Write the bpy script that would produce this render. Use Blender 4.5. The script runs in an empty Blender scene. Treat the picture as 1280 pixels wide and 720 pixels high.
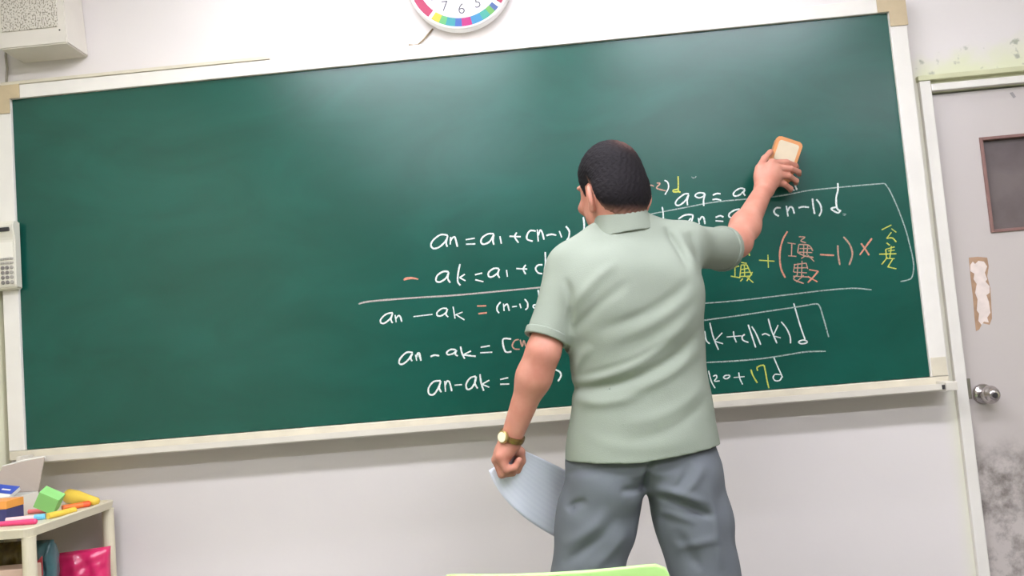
import bpy, bmesh, math, random
import numpy as np
from mathutils import Vector, Matrix

random.seed(7)
rng = np.random.default_rng(7)
scene = bpy.context.scene
COL = scene.collection

# ------------------------------------------------------------------ camera, world, light, exposure
HB = 1.0                                   # height of the blackboard's lower edge above the floor
F = 1100.0                                 # focal length in pixels of a 1280 x 720 frame
R = np.array([[0.9952399882668891, 0.050791659571752336, -0.08317194883174005],
              [-0.0866106936162341, 0.06974177734617656, -0.9937981043672357],
              [-0.04467609546320262, 0.9962711939078353, 0.07380890653314987]])   # rows: right, down, forward
CAM = np.array([0.30860446, -2.89938078, 0.18523022 + HB])

cam_data = bpy.data.cameras.new('camera')
cam_data.sensor_width = 36.0
cam_data.lens = F / 1280.0 * 36.0
cam_data.clip_start = 0.05
cam = bpy.data.objects.new('camera', cam_data)
COL.objects.link(cam)
m3 = Matrix((R[0], -R[1], -R[2])).transposed()
cam.matrix_world = Matrix.Translation(Vector(CAM)) @ m3.to_4x4()
scene.camera = cam

world = bpy.data.worlds.new('world')
world.use_nodes = True
world.node_tree.nodes['Background'].inputs[0].default_value = (0.9, 0.95, 1.0, 1)
world.node_tree.nodes['Background'].inputs[1].default_value = 0.05
scene.world = world
scene.view_settings.view_transform = 'Standard'
scene.view_settings.look = 'None'
scene.view_settings.gamma = 1.0
scene.view_settings.use_curve_mapping = False
scene.view_settings.exposure = -0.12
LAMP_POWER = 48.0                          # emission strength of the ceiling lamps' diffusers
LAMPS = [(0.10, -0.68, 0.075), (-0.40, -2.0, 0.14), (1.40, -2.0, 0.14), (-0.40, -4.0, 0.14), (1.40, -4.0, 0.14), (3.20, -4.0, 0.14)]   # x, y, half depth of the diffuser; last one added to brighten the door side
CEIL = 2.98

# ------------------------------------------------------------------ helpers
def W(px, py, Y):
    d = R.T @ np.array([(px - 640) / F, (py - 360) / F, 1.0])
    return CAM + d * (Y - CAM[1]) / d[1]

def WZ(px, py, z):
    d = R.T @ np.array([(px - 640) / F, (py - 360) / F, 1.0])
    return CAM + d * (z - CAM[2]) / d[2]

def lin(c):
    out = []
    for v in c[:3]:
        v = v / 255.0
        out.append(v / 12.92 if v <= 0.04045 else ((v + 0.055) / 1.055) ** 2.4)
    return (*out, 1.0)

def mat(name, rgb, rough=0.6, spec=0.5, metal=0.0, var=0.0, scale=8.0, bump=0.0, bscale=60.0,
        sss=0.0, emit=0.0, rgb2=None, detail=4.0, coat=0.0, trans=0.0):
    m = bpy.data.materials.new(name)
    m.use_nodes = True
    nt = m.node_tree
    b = nt.nodes['Principled BSDF']
    b.inputs['Base Color'].default_value = lin(rgb)
    b.inputs['Roughness'].default_value = rough
    b.inputs['Specular IOR Level'].default_value = spec
    b.inputs['Metallic'].default_value = metal
    b.inputs['Coat Weight'].default_value = coat
    b.inputs['Transmission Weight'].default_value = trans
    if sss:
        b.inputs['Subsurface Weight'].default_value = sss
        b.inputs['Subsurface Radius'].default_value = (0.012, 0.005, 0.003)
        b.inputs['Subsurface Scale'].default_value = 0.5
    if emit:
        b.inputs['Emission Color'].default_value = lin(rgb)
        b.inputs['Emission Strength'].default_value = emit
    tc = nt.nodes.new('ShaderNodeTexCoord')
    if var or rgb2:
        n = nt.nodes.new('ShaderNodeTexNoise')
        n.inputs['Scale'].default_value = scale
        n.inputs['Detail'].default_value = detail
        nt.links.new(tc.outputs['Object'], n.inputs['Vector'])
        r = nt.nodes.new('ShaderNodeValToRGB')
        r.color_ramp.elements[0].position = 0.35
        r.color_ramp.elements[1].position = 0.65
        c0 = lin(rgb)
        c1 = lin(rgb2) if rgb2 else tuple(min(1, v * (1 - var)) for v in c0[:3]) + (1,)
        r.color_ramp.elements[0].color = c0
        r.color_ramp.elements[1].color = c1
        nt.links.new(n.outputs['Fac'], r.inputs['Fac'])
        nt.links.new(r.outputs['Color'], b.inputs['Base Color'])
    if bump:
        n2 = nt.nodes.new('ShaderNodeTexNoise')
        n2.inputs['Scale'].default_value = bscale
        n2.inputs['Detail'].default_value = 3.0
        nt.links.new(tc.outputs['Object'], n2.inputs['Vector'])
        bp = nt.nodes.new('ShaderNodeBump')
        bp.inputs['Strength'].default_value = bump
        bp.inputs['Distance'].default_value = 0.002
        nt.links.new(n2.outputs['Fac'], bp.inputs['Height'])
        nt.links.new(bp.outputs['Normal'], b.inputs['Normal'])
    return m

def obj(name, bm, m, parent=None, smooth=False):
    if isinstance(bm, bmesh.types.BMesh):
        me = bpy.data.meshes.new(name)
        bm.normal_update()
        bm.to_mesh(me)
        bm.free()
    else:
        me = bm
    if smooth:
        me.polygons.foreach_set('use_smooth', [True] * len(me.polygons))
        me.update()
    if m is not None:
        me.materials.append(m)
    o = bpy.data.objects.new(name, me)
    COL.objects.link(o)
    if parent is not None:
        o.parent = parent
    return o

def empty(name, loc, label=None, cat=None, group=None):
    o = bpy.data.objects.new(name, None)
    o.location = loc
    o.empty_display_size = 0.05
    COL.objects.link(o)
    if label:
        tag(o, label, cat, group)
    return o

def tag(o, label, cat, group=None):
    o['label'] = label
    o['category'] = cat
    if group:
        o['group'] = group
    return o

def struct(o, label=None, cat=None):
    o['kind'] = 'structure'
    if label:
        o['label'] = label
        o['category'] = cat
    return o

def adopt(child, parent):
    """parent keeps its own place; the child's mesh is written in world coordinates"""
    child.parent = parent
    child.location = -Vector(parent.location)
    return child

def box(bm, x0, x1, y0, y1, z0, z1, bev=0.0, mtx=None):
    r = bmesh.ops.create_cube(bm, size=1.0)
    vs = r['verts']
    for v in vs:
        v.co = Vector(((x0 + x1) / 2 + v.co.x * (x1 - x0), (y0 + y1) / 2 + v.co.y * (y1 - y0),
                       (z0 + z1) / 2 + v.co.z * (z1 - z0)))
    geom = vs
    if bev:
        es = list({e for v in vs for e in v.link_edges})
        rr = bmesh.ops.bevel(bm, geom=es, offset=bev, segments=2, affect='EDGES', profile=0.6)
        geom = list({v for f in rr['faces'] for v in f.verts} | {v for v in vs if v.is_valid})
    if mtx is not None:
        bmesh.ops.transform(bm, matrix=mtx, verts=[v for v in geom if v.is_valid])
    return geom

def BX(*a, **k):
    bm = bmesh.new()
    box(bm, *a, **k)
    return bm

def tube(bm, pts, r, n=8, caps=True, closed=False):
    pts = [Vector(p) for p in pts]
    rings = []
    up = None
    N = len(pts)
    for i, p in enumerate(pts):
        a = pts[(i - 1) % N] if (i > 0 or closed) else p
        b = pts[(i + 1) % N] if (i < N - 1 or closed) else p
        t = (b - a).normalized()
        if up is None:
            up = t.orthogonal().normalized()
        up = (up - t * up.dot(t)).normalized()
        s = t.cross(up)
        rad = r[i] if hasattr(r, '__len__') else r
        rings.append([bm.verts.new(p + (up * math.cos(q) + s * math.sin(q)) * rad)
                      for q in [2 * math.pi * k / n for k in range(n)]])
    for i in range(N - 1 if not closed else N):
        A, B = rings[i], rings[(i + 1) % N]
        for k in range(n):
            bm.faces.new((A[k], A[(k + 1) % n], B[(k + 1) % n], B[k]))
    if caps and not closed:
        bm.faces.new(rings[0][::-1])
        bm.faces.new(rings[-1])

def lathe(bm, prof, origin, axis, n=32, cap=True):
    """prof: list of (radius, distance along axis)"""
    axis = Vector(axis).normalized()
    u = axis.orthogonal().normalized()
    v = axis.cross(u)
    o = Vector(origin)
    rings = []
    for r, h in prof:
        rings.append([bm.verts.new(o + axis * h + (u * math.cos(2 * math.pi * k / n) + v * math.sin(2 * math.pi * k / n)) * max(r, 1e-5))
                      for k in range(n)])
    for A, B in zip(rings, rings[1:]):
        for k in range(n):
            bm.faces.new((A[k], A[(k + 1) % n], B[(k + 1) % n], B[k]))
    if cap:
        bm.faces.new(rings[0][::-1])
        bm.faces.new(rings[-1])

def prism(bm, poly, depth, mtx):
    """poly in local XY, extruded along local +Z by depth"""
    A = [bm.verts.new(mtx @ Vector((x, y, 0))) for x, y in poly]
    B = [bm.verts.new(mtx @ Vector((x, y, depth))) for x, y in poly]
    n = len(poly)
    bm.faces.new(A[::-1])
    bm.faces.new(B)
    for k in range(n):
        bm.faces.new((A[k], A[(k + 1) % n], B[(k + 1) % n], B[k]))

def rounded(w, h, r, n=5):
    pts = []
    for cx, cy, a0 in ((w / 2 - r, h / 2 - r, 0), (-w / 2 + r, h / 2 - r, 90), (-w / 2 + r, -h / 2 + r, 180), (w / 2 - r, -h / 2 + r, 270)):
        for k in range(n + 1):
            a = math.radians(a0 + 90 * k / n)
            pts.append((cx + r * math.cos(a), cy + r * math.sin(a)))
    return pts

FACE = Matrix(((1, 0, 0, 0), (0, 0, -1, 0), (0, 1, 0, 0), (0, 0, 0, 1)))   # local XY -> world XZ, local +Z -> toward the room (-Y)
def onwall(x, y, z, rot=0.0):
    return Matrix.Translation((x, y, z)) @ FACE @ Matrix.Rotation(rot, 4, 'Z')

# ------------------------------------------------------------------ materials
M = {}
M['wall'] = mat('wall_paint', (222, 216, 211), 0.55, 0.3, var=0.05, scale=1.6, bump=0.08, bscale=90)
M['wall_left'] = mat('wall_paint_yellowish', (226, 225, 198), 0.55, 0.3, var=0.06, scale=1.5, bump=0.08)
M['wall_back'] = mat('wall_paint_grey', (120, 124, 120), 0.6, 0.3, var=0.05, scale=1.6)
M['ceiling'] = mat('ceiling_paint', (232, 230, 224), 0.8, 0.2, var=0.03, scale=2)
M['floor'] = mat('floor_tile', (118, 114, 110), 0.45, 0.4, var=0.12, scale=3)
M['white_paint'] = mat('white_frame_paint', (226, 222, 212), 0.4, 0.4, var=0.06, scale=9, bump=0.05)
M['cream_alu'] = mat('cream_rail', (212, 204, 182), 0.35, 0.5, var=0.10, scale=14)
M['tape'] = mat('tan_corner', (192, 174, 140), 0.5, 0.4, var=0.10, scale=20)
M['tray'] = mat('tray_metal', (208, 202, 188), 0.35, 0.5, var=0.07, scale=10)
M['lamp_house'] = mat('lamp_housing', (235, 235, 232), 0.5, 0.4, var=0.02)
M['dark'] = mat('dark_plastic', (52, 50, 50), 0.5, 0.4, var=0.1)
M['skin'] = mat('skin', (198, 140, 120), 0.5, 0.3, sss=0.12, rgb2=(188, 126, 106), scale=22, bump=0.12, bscale=260)
M['fabric'] = None

# wall paint with green mildew above the door
def wall_material():
    m = M['wall']
    nt = m.node_tree
    b = nt.nodes['Principled BSDF']
    src = b.inputs['Base Color'].links[0].from_socket
    tc = nt.nodes.new('ShaderNodeTexCoord')
    sep = nt.nodes.new('ShaderNodeSeparateXYZ')
    nt.links.new(tc.outputs['Object'], sep.inputs[0])
    def ramp(sock, a, b_):
        mr = nt.nodes.new('ShaderNodeMapRange')
        mr.interpolation_type = 'SMOOTHSTEP'
        mr.inputs['From Min'].default_value = a
        mr.inputs['From Max'].default_value = b_
        nt.links.new(sock, mr.inputs['Value'])
        return mr.outputs['Result']
    def mul(p, q):
        mm = nt.nodes.new('ShaderNodeMath')
        mm.operation = 'MULTIPLY'
        nt.links.new(p, mm.inputs[0])
        nt.links.new(q, mm.inputs[1])
        return mm.outputs[0]
    n = nt.nodes.new('ShaderNodeTexNoise')
    n.inputs['Scale'].default_value = 9
    n.inputs['Detail'].default_value = 6
    nt.links.new(tc.outputs['Object'], n.inputs['Vector'])
    zz = nt.nodes.new('ShaderNodeMath')
    zz.operation = 'MULTIPLY_ADD'
    nt.links.new(n.outputs['Fac'], zz.inputs[0])
    zz.inputs[1].default_value = 0.16
    nt.links.new(sep.outputs['Z'], zz.inputs[2])
    band = mul(ramp(zz.outputs[0], HB + 1.17, HB + 1.07), ramp(sep.outputs['X'], 1.52, 1.62))
    mix = nt.nodes.new('ShaderNodeMix')
    mix.data_type = 'RGBA'
    nt.links.new(band, mix.inputs[0])
    nt.links.new(src, mix.inputs[6])
    mix.inputs[7].default_value = lin((214, 216, 184))
    # grey flecks along the top of the stain
    n2 = nt.nodes.new('ShaderNodeTexNoise')
    n2.inputs['Scale'].default_value = 26
    n2.inputs['Detail'].default_value = 5
    nt.links.new(tc.outputs['Object'], n2.inputs['Vector'])
    spots = mul(mul(ramp(n2.outputs['Fac'], 0.60, 0.70), ramp(sep.outputs['X'], 1.54, 1.60)),
                mul(ramp(zz.outputs[0], HB + 1.06, HB + 1.09), ramp(zz.outputs[0], HB + 1.18, HB + 1.13)))
    mix2 = nt.nodes.new('ShaderNodeMix')
    mix2.data_type = 'RGBA'
    nt.links.new(spots, mix2.inputs[0])
    nt.links.new(mix.outputs[2], mix2.inputs[6])
    mix2.inputs[7].default_value = lin((168, 170, 152))
    nt.links.new(mix2.outputs[2], b.inputs['Base Color'])
wall_material()

# ------------------------------------------------------------------ the room
XL, XR, YB = -1.566, 4.6, -7.5
WY = 0.03                                  # face of the front wall
DX0, DX1, DTOP = 1.612, 2.43, HB + 0.928   # door opening
bm = bmesh.new()
box(bm, XL - 0.12, DX0, WY, WY + 0.14, 0, CEIL)
box(bm, DX1, XR + 0.12, WY, WY + 0.14, 0, CEIL)
box(bm, DX0, DX1, WY, WY + 0.14, DTOP, CEIL)
struct(obj('wall_front', bm, M['wall']), 'off-white painted wall behind the green blackboard', 'wall')
struct(obj('wall_left', BX(XL - 0.12, XL, YB, WY, 0, CEIL), M['wall_left']), 'pale yellowish side wall at the left edge', 'wall')
struct(obj('wall_right', BX(XR, XR + 0.12, YB, WY, 0, CEIL), M['wall']), 'off-white side wall beyond the door', 'wall')
struct(obj('wall_back', BX(XL - 0.12, XR + 0.12, YB - 0.12, YB, 0, CEIL), M['wall_back']), 'grey back wall of the classroom', 'wall')
struct(obj('floor', BX(XL - 0.12, XR + 0.12, YB - 0.12, WY + 0.14, -0.1, 0), M['floor']), 'beige classroom floor', 'floor')
struct(obj('ceiling', BX(XL - 0.12, XR + 0.12, YB - 0.12, WY + 0.14, CEIL, CEIL + 0.1), M['ceiling']), 'white classroom ceiling', 'ceiling')

# ceiling lamps: white trough with a bright diffuser
M['diffuser'] = mat('lamp_diffuser', (255, 253, 251), 0.5, emit=LAMP_POWER)
M['diffuser'].node_tree.nodes['Principled BSDF'].inputs['Emission Color'].default_value = (1.0, 1.0, 1.13, 1)
lamp_where = ['right in front of the blackboard', 'over the left of the front seats', 'over the right of the front seats', 'over the left of the back seats', 'over the middle of the back seats', 'added at the far right to brighten the door side']
for (lx, ly, lr), where in zip(LAMPS, lamp_where):
    t = empty('ceiling_light', (lx, ly, CEIL), 'long white ceiling light ' + where, 'light', 'ceiling lights of the classroom')
    bm = bmesh.new()
    box(bm, -0.66, 0.66, -lr - 0.025, lr + 0.025, -0.05, 0.0, 0.006)
    obj('housing', bm, M['lamp_house'], t)
    obj('diffuser', BX(-0.62, 0.62, -lr, lr, -0.058, -0.0505), M['diffuser'], t)

# ------------------------------------------------------------------ blackboard
def board_material():
    m = mat('green_board', (38, 92, 78), 0.27, 0.45)
    nt = m.node_tree
    b = nt.nodes['Principled BSDF']
    tc = nt.nodes.new('ShaderNodeTexCoord')
    mp = nt.nodes.new('ShaderNodeMapping')
    mp.inputs['Scale'].default_value = (1.0, 1.0, 2.2)
    nt.links.new(tc.outputs['Object'], mp.inputs['Vector'])
    n = nt.nodes.new('ShaderNodeTexNoise')
    n.inputs['Scale'].default_value = 2.3
    n.inputs['Detail'].default_value = 5
    n.inputs['Distortion'].default_value = 0.8
    nt.links.new(mp.outputs['Vector'], n.inputs['Vector'])
    r = nt.nodes.new('ShaderNodeValToRGB')
    r.color_ramp.elements[0].position = 0.35
    r.color_ramp.elements[0].color = lin((9, 71, 58))
    r.color_ramp.elements[1].position = 0.75
    r.color_ramp.elements[1].color = lin((13, 81, 68))
    nt.links.new(n.outputs['Fac'], r.inputs['Fac'])
    nt.links.new(r.outputs['Color'], b.inputs['Base Color'])
    return m
M['board'] = board_material()
BW, BH = 1.4915, 1.2
board = empty('blackboard', (0, WY, HB), 'wide green blackboard with white frame and chalk equations on the front wall', 'blackboard')
panel = adopt(obj('writing_surface', BX(-BW, BW, 0.0, 0.022, HB, HB + BH), M['board']), board)
panel['label'] = 'glossy dark green writing surface'
FY0, FW = -0.012, 0.055
for nm, a in (('frame_rail', (-BW - FW, BW + FW, FY0, WY - 0.002, HB + BH, HB + BH + 0.048)),
              ('frame_rail', (-BW - FW, -BW, FY0, WY - 0.002, HB - 0.002, HB + BH)),
              ('frame_rail', (BW, BW + FW, FY0, WY - 0.002, HB - 0.002, HB + BH))):
    adopt(obj(nm, BX(*a, bev=0.003), M['white_paint']), board)
o = adopt(obj('frame_rail', BX(-BW - FW, BW + FW, FY0, WY - 0.002, HB - 0.032, HB - 0.002, bev=0.003), M['cream_alu']), board)
o['label'] = 'cream lower rail of the frame'
# thin top capping on the left part of the upper rail
a, b_ = W(20, 104, -0.012), W(338, 88, -0.012)
o = adopt(obj('cap_strip', BX(-BW - 0.03, b_[0], -0.016, WY - 0.002, HB + BH + 0.0485, HB + BH + 0.06, bev=0.002), M['cream_alu']), board)
o['label'] = 'cream strip along the left half of the top rail'
# tan corner pieces (L shape)
for sx in (-1, 1):
    for sz in (1, -1):
        if sz < 0 and sx < 0:
            continue
        bm = bmesh.new()
        z0 = HB + BH if sz > 0 else HB
        L1, L2 = (0.088, 0.05) if sz > 0 else (0.075, 0.0)
        if sz > 0:
            poly = [(-0.012, -L2), (FW + 0.004, -L2), (FW + 0.004, 0.052), (-0.04, 0.052), (-0.04, 0.0), (-0.012 + 0.012, 0.0), (0.0, -L2)][1:]
            poly = [(0.001, -L2), (FW + 0.003, -L2), (FW + 0.003, 0.051), (-0.035, 0.051), (-0.035, 0.0), (0.001, 0.0)]
        else:
            poly = [(0.003, 0.002), (FW - 0.004, 0.002), (FW - 0.004, 0.06), (0.003, 0.06)]
        if sx < 0:
            poly = [(-x, y) for x, y in poly][::-1]
        prism(bm, poly, 0.003, onwall(sx * BW, FY0 - 0.0005, z0))
        o = adopt(obj('corner_cover', bm, M['tape'] if sz > 0 else M['cream_alu']), board)
        o['label'] = 'tan corner cover' if sz > 0 else 'cream corner cover'
# chalk tray along the bottom
bm = bmesh.new()
prof = [(0.0, 0.0), (-0.060, -0.002), (-0.062, 0.006), (-0.067, 0.006), (-0.068, -0.012), (-0.065, -0.016), (0.0, -0.010)]
TX0, TX1 = -1.475, 1.535
A = [bm.verts.new((TX0, FY0 + y, HB - 0.026 + z)) for y, z in prof]
B = [bm.verts.new((TX1, FY0 + y, HB - 0.026 + z)) for y, z in prof]
n = len(prof)
bm.faces.new(A); bm.faces.new(B[::-1])
for k in range(n):
    bm.faces.new((A[k], B[k], B[(k + 1) % n], A[(k + 1) % n]))
bmesh.ops.recalc_face_normals(bm, faces=bm.faces)
tray = adopt(obj('chalk_tray', bm, M['tray']), board)
for x0, x1 in ((TX0 - 0.004, TX0 + 0.012), (TX1 - 0.032, TX1 + 0.004)):
    o = obj('end_cap', BX(x0, x1, FY0 - 0.071, FY0 - 0.001, HB - 0.044, HB - 0.016, bev=0.003), M['tray'], tray)
obj('tray_clip', BX(TX1 - 0.043, TX1 - 0.034, FY0 - 0.0705, FY0 - 0.062, HB - 0.037, HB - 0.024), M['dark'], tray)

# ---- chalk writing: strokes read off enlarged crops (x0, y0, pixels per photo pixel)
def chalk(name, rgb, cover):
    m = mat(name, rgb, 0.9, 0.1)
    nt = m.node_tree
    b = nt.nodes['Principled BSDF']
    tc = nt.nodes.new('ShaderNodeTexCoord')
    n = nt.nodes.new('ShaderNodeTexNoise')
    n.inputs['Scale'].default_value = 260
    n.inputs['Detail'].default_value = 2
    nt.links.new(tc.outputs['Object'], n.inputs['Vector'])
    mr = nt.nodes.new('ShaderNodeMapRange')
    mr.inputs['From Min'].default_value = 0.30
    mr.inputs['From Max'].default_value = 0.60
    mr.inputs['To Min'].default_value = max(0.0, cover - 0.35)
    mr.inputs['To Max'].default_value = cover
    nt.links.new(n.outputs['Fac'], mr.inputs['Value'])
    nt.links.new(mr.outputs['Result'], b.inputs['Alpha'])
    return m
M['chalk_w'] = chalk('white_chalk', (226, 236, 230), 0.92)
M['chalk_thin'] = chalk('thin_white_chalk', (196, 216, 206), 0.62)
M['chalk_faint'] = chalk('faint_white_chalk', (170, 200, 190), 0.55)
M['chalk_grey'] = chalk('pinkish_grey_chalk', (205, 196, 188), 0.75)
M['chalk_red'] = chalk('red_chalk', (224, 158, 132), 0.85)
M['chalk_pink'] = chalk('pink_chalk', (206, 164, 142), 0.8)
M['chalk_y'] = chalk('yellow_chalk', (206, 216, 100), 0.85)

def smoothline(p, n=4):
    if len(p) < 3:
        return p
    out = []
    q = [p[0]] + list(p) + [p[-1]]
    for i in range(1, len(q) - 2):
        p0, p1, p2, p3 = [np.array(v, float) for v in q[i - 1:i + 3]]
        for k in range(n):
            t = k / n
            out.append(tuple(0.5 * ((2 * p1) + (-p0 + p2) * t + (2 * p0 - 5 * p1 + 4 * p2 - p3) * t * t + (-p0 + 3 * p1 - 3 * p2 + p3) * t ** 3)))
    out.append(tuple(p[-1]))
    return out

layer = [0]
def writing(label, crop, strokes, material, w=0.0075):
    """every connected chalk mark (a letter, a sign, a rule) is a part of its own"""
    x0, y0, s = crop
    lines = [np.array([(x0 + x / s, y0 + y / s) for x, y in smoothline(st, 5)], float) for st in strokes]
    dense = [np.concatenate([p[:-1] + (p[1:] - p[:-1]) * t for t in (0, .25, .5, .75)] + [p[-1:]]) for p in lines]
    own = list(range(len(lines)))
    for i in range(len(lines)):
        for j in range(i):
            if np.min(np.linalg.norm(dense[i][:, None] - dense[j][None], axis=2)) < 2.6:
                a_, b_ = own[i], own[j]
                own = [b_ if v == a_ else v for v in own]
    for g in sorted(set(own)):
        bm = bmesh.new()
        for k_, ln in enumerate(lines):
            if own[k_] != g:
                continue
            layer[0] += 1
            Y = -0.0006 - 0.00002 * (layer[0] % 12)
            pts = [Vector(W(x, y, Y)) for x, y in ln]
            n = len(pts)
            prev = None
            for i, p in enumerate(pts):
                t = (pts[min(i + 1, n - 1)] - pts[max(i - 1, 0)])
                if t.length < 1e-6:
                    continue
                t.normalize()
                s_ = Vector((-t.z, 0, t.x))
                ww = w * 0.37 * random.uniform(0.85, 1.1) * (0.8 if i in (0, n - 1) else 1.0)
                a, b = bm.verts.new(p + s_ * ww), bm.verts.new(p - s_ * ww)
                a2, b2 = bm.verts.new(p + s_ * ww + Vector((0, .0005, 0))), bm.verts.new(p - s_ * ww + Vector((0, .0005, 0)))
                if prev:
                    pa, pb, pa2, pb2 = prev
                    for f in ((pa, a, b, pb), (pa2, a2, a, pa), (pb, b, b2, pb2)):
                        bm.faces.new(f)
                prev = (a, b, a2, b2)
        bmesh.ops.recalc_face_normals(bm, faces=bm.faces)
        o = obj('chalk_mark', bm, material, panel)
        o['label'] = label

c1 = (500, 270, 5.3333)
writing('white chalk equation an = a1 + (n-1)d', c1, [
    [(318, 128), (270, 125), (222, 160), (206, 195), (225, 217), (265, 205), (305, 165), (318, 130)], [(318, 130), (308, 180), (316, 205)],
    [(337, 140), (335, 190)], [(337, 165), (350, 145), (365, 140), (372, 160), (383, 205)],
    [(438, 158), (498, 148)], [(440, 188), (502, 186)],
    [(626, 118), (585, 120), (548, 145), (540, 175), (560, 188), (598, 170), (626, 122)], [(626, 122), (620, 165), (626, 192)],
    [(666, 135), (676, 185)], [(730, 135), (805, 138)], [(778, 110), (765, 140), (790, 178)],
    [(905, 100), (868, 98), (848, 125), (848, 155), (885, 168)],
    [(915, 90), (922, 170)], [(922, 130), (935, 95), (948, 110), (960, 158)],
    [(975, 130), (1010, 122), (1042, 128)], [(1062, 100), (1078, 143)],
    [(1106, 68), (1128, 100), (1125, 140), (1108, 170)],
    [(1222, 8), (1228, 60), (1222, 115)], [(1222, 100), (1205, 118), (1215, 135), (1230, 128)]], M['chalk_w'])
writing('white chalk equation ak = a1 + (k-1)d', c1, [
    [(325, 372), (290, 370), (250, 395), (240, 430), (265, 440), (305, 415), (325, 375)], [(325, 375), (318, 415), (335, 445)],
    [(400, 320), (388, 380), (385, 435), (402, 462)], [(432, 388), (396, 412)], [(400, 412), (436, 432)],
    [(500, 392), (548, 380)], [(502, 425), (556, 438)],
    [(660, 350), (625, 350), (592, 375), (592, 402), (615, 405), (650, 380), (662, 352)], [(662, 352), (652, 390), (665, 412)],
    [(710, 360), (716, 405)], [(775, 350), (848, 354)], [(838, 325), (822, 355), (838, 388)],
    [(950, 325), (920, 328), (904, 350), (920, 378), (948, 385)], [(968, 240), (970, 310), (962, 370)],
    [(968, 340), (1000, 322)], [(968, 345), (1000, 370)]], M['chalk_w'])
writing('short red chalk minus sign', c1, [[(25, 428), (40, 415), (80, 412), (122, 422)], [(30, 425), (70, 416), (105, 418)]], M['chalk_red'], 0.007)
c2 = (440, 345, 4.923)
writing('long pinkish grey chalk rule under two equations', c2, [[(40, 172), (120, 155), (400, 133), (640, 118), (1000, 85), (1250, 62)]], M['chalk_grey'], 0.0075)
writing('white chalk equation an - ak = (n-1)d', c2, [
    [(250, 225), (210, 235), (178, 265), (178, 288), (200, 290), (235, 262), (250, 228)], [(250, 228), (240, 268), (250, 290)],
    [(265, 240), (272, 285)], [(270, 262), (285, 245), (297, 250), (306, 282)],
    [(378, 250), (495, 236)],
    [(585, 200), (555, 200), (525, 222), (525, 243), (548, 245), (578, 225), (588, 202)], [(588, 202), (578, 235), (592, 252)],
    [(622, 188), (634, 262)], [(680, 222), (636, 240)], [(640, 238), (692, 270)],
    [(915, 160), (895, 185), (893, 210), (905, 228)], [(932, 170), (936, 215)], [(934, 190), (948, 175), (958, 178), (968, 215)],
    [(985, 190), (1015, 186)], [(1032, 170), (1040, 198)], [(1062, 142), (1080, 165), (1080, 195), (1066, 208)],
    [(1145, 85), (1152, 130), (1160, 190)], [(1145, 175), (1118, 180), (1118, 195), (1140, 198), (1160, 185)]], M['chalk_w'], 0.0068)
writing('red chalk equals sign', c2, [[(770, 185), (826, 183)], [(778, 232), (830, 226)]], M['chalk_red'], 0.008)
c3 = (480, 405, 5.3333)
writing('white chalk equation an - ak with open bracket', c3, [
    [(192, 190), (150, 190), (112, 225), (100, 258), (122, 268), (160, 240), (190, 195)], [(190, 195), (178, 228), (188, 248)],
    [(228, 195), (246, 245)], [(215, 225), (222, 200), (236, 195), (246, 245)], [(210, 205), (218, 245)],
    [(310, 218), (336, 208), (368, 212)],
    [(480, 172), (445, 170), (418, 190), (430, 205), (465, 195), (485, 175)], [(485, 175), (475, 200), (492, 214)],
    [(510, 150), (520, 195), (538, 232)], [(580, 180), (528, 205)], [(528, 205), (575, 212), (612, 215)],
    [(645, 155), (705, 145)], [(642, 192), (722, 188)],
    [(848, 100), (793, 103), (808, 182), (850, 184)]], M['chalk_w'])
writing('pink chalk letters beside the open bracket', c3, [
    [(898, 103), (870, 112), (855, 145), (872, 166), (905, 168)], [(908, 105), (922, 150), (932, 110), (945, 150)]], M['chalk_pink'], 0.006)
writing('white chalk equation an - ak on the lowest line', c3, [
    [(378, 378), (330, 385), (298, 425), (300, 465), (330, 470), (360, 430), (378, 380)], [(378, 380), (368, 425), (382, 455)],
    [(405, 380), (410, 452)], [(408, 410), (422, 380), (438, 392), (452, 448)], [(470, 408), (520, 404)],
    [(612, 348), (575, 360), (548, 400), (555, 435), (585, 425), (610, 380), (614, 350)], [(614, 350), (606, 395), (624, 430)],
    [(640, 335), (648, 395), (665, 445)], [(702, 375), (652, 402)], [(654, 402), (702, 422)],
    [(775, 370), (828, 358)], [(775, 402), (835, 400)],
    [(1100, 320), (1130, 325), (1105, 355)], [(1085, 355), (1110, 362)], [(1092, 360), (1105, 388)],
    [(1135, 302), (1170, 318), (1180, 345), (1160, 382)]], M['chalk_w'])
c4 = (800, 210, 7.2)
writing('pink chalk minus and two beside the head', c4, [
    [(-40, 140), (-20, 200)], [(70, 170), (100, 155), (125, 165)], [(150, 135), (180, 140), (150, 175), (170, 190), (235, 205)]], M['chalk_pink'], 0.006)
writing('pale yellow chalk closing bracket and letter d', c4, [
    [(220, 110), (250, 130), (256, 180), (225, 240)]], M['chalk_w'], 0.006)
writing('yellow chalk letter d', c4, [[(343, 75), (345, 150), (345, 205), (365, 218)], [(345, 190), (300, 200), (305, 215), (345, 213)]], M['chalk_y'], 0.0065)
writing('white chalk equation a9 = a above a thin rule', c4, [
    [(440, 232), (400, 235), (345, 275), (320, 310), (330, 335), (365, 330), (410, 290), (438, 240)], [(438, 240), (425, 290), (428, 335)],
    [(585, 230), (540, 222), (505, 235), (500, 255), (530, 268), (565, 258), (588, 232)], [(586, 235), (572, 290), (575, 342)],
    [(655, 245), (690, 230), (725, 232)], [(652, 285), (690, 280), (730, 292)],
    [(945, 190), (905, 182), (860, 205), (840, 235), (855, 252), (900, 240), (945, 195)], [(945, 195), (932, 225), (948, 250)]], M['chalk_w'], 0.0068)
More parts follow.
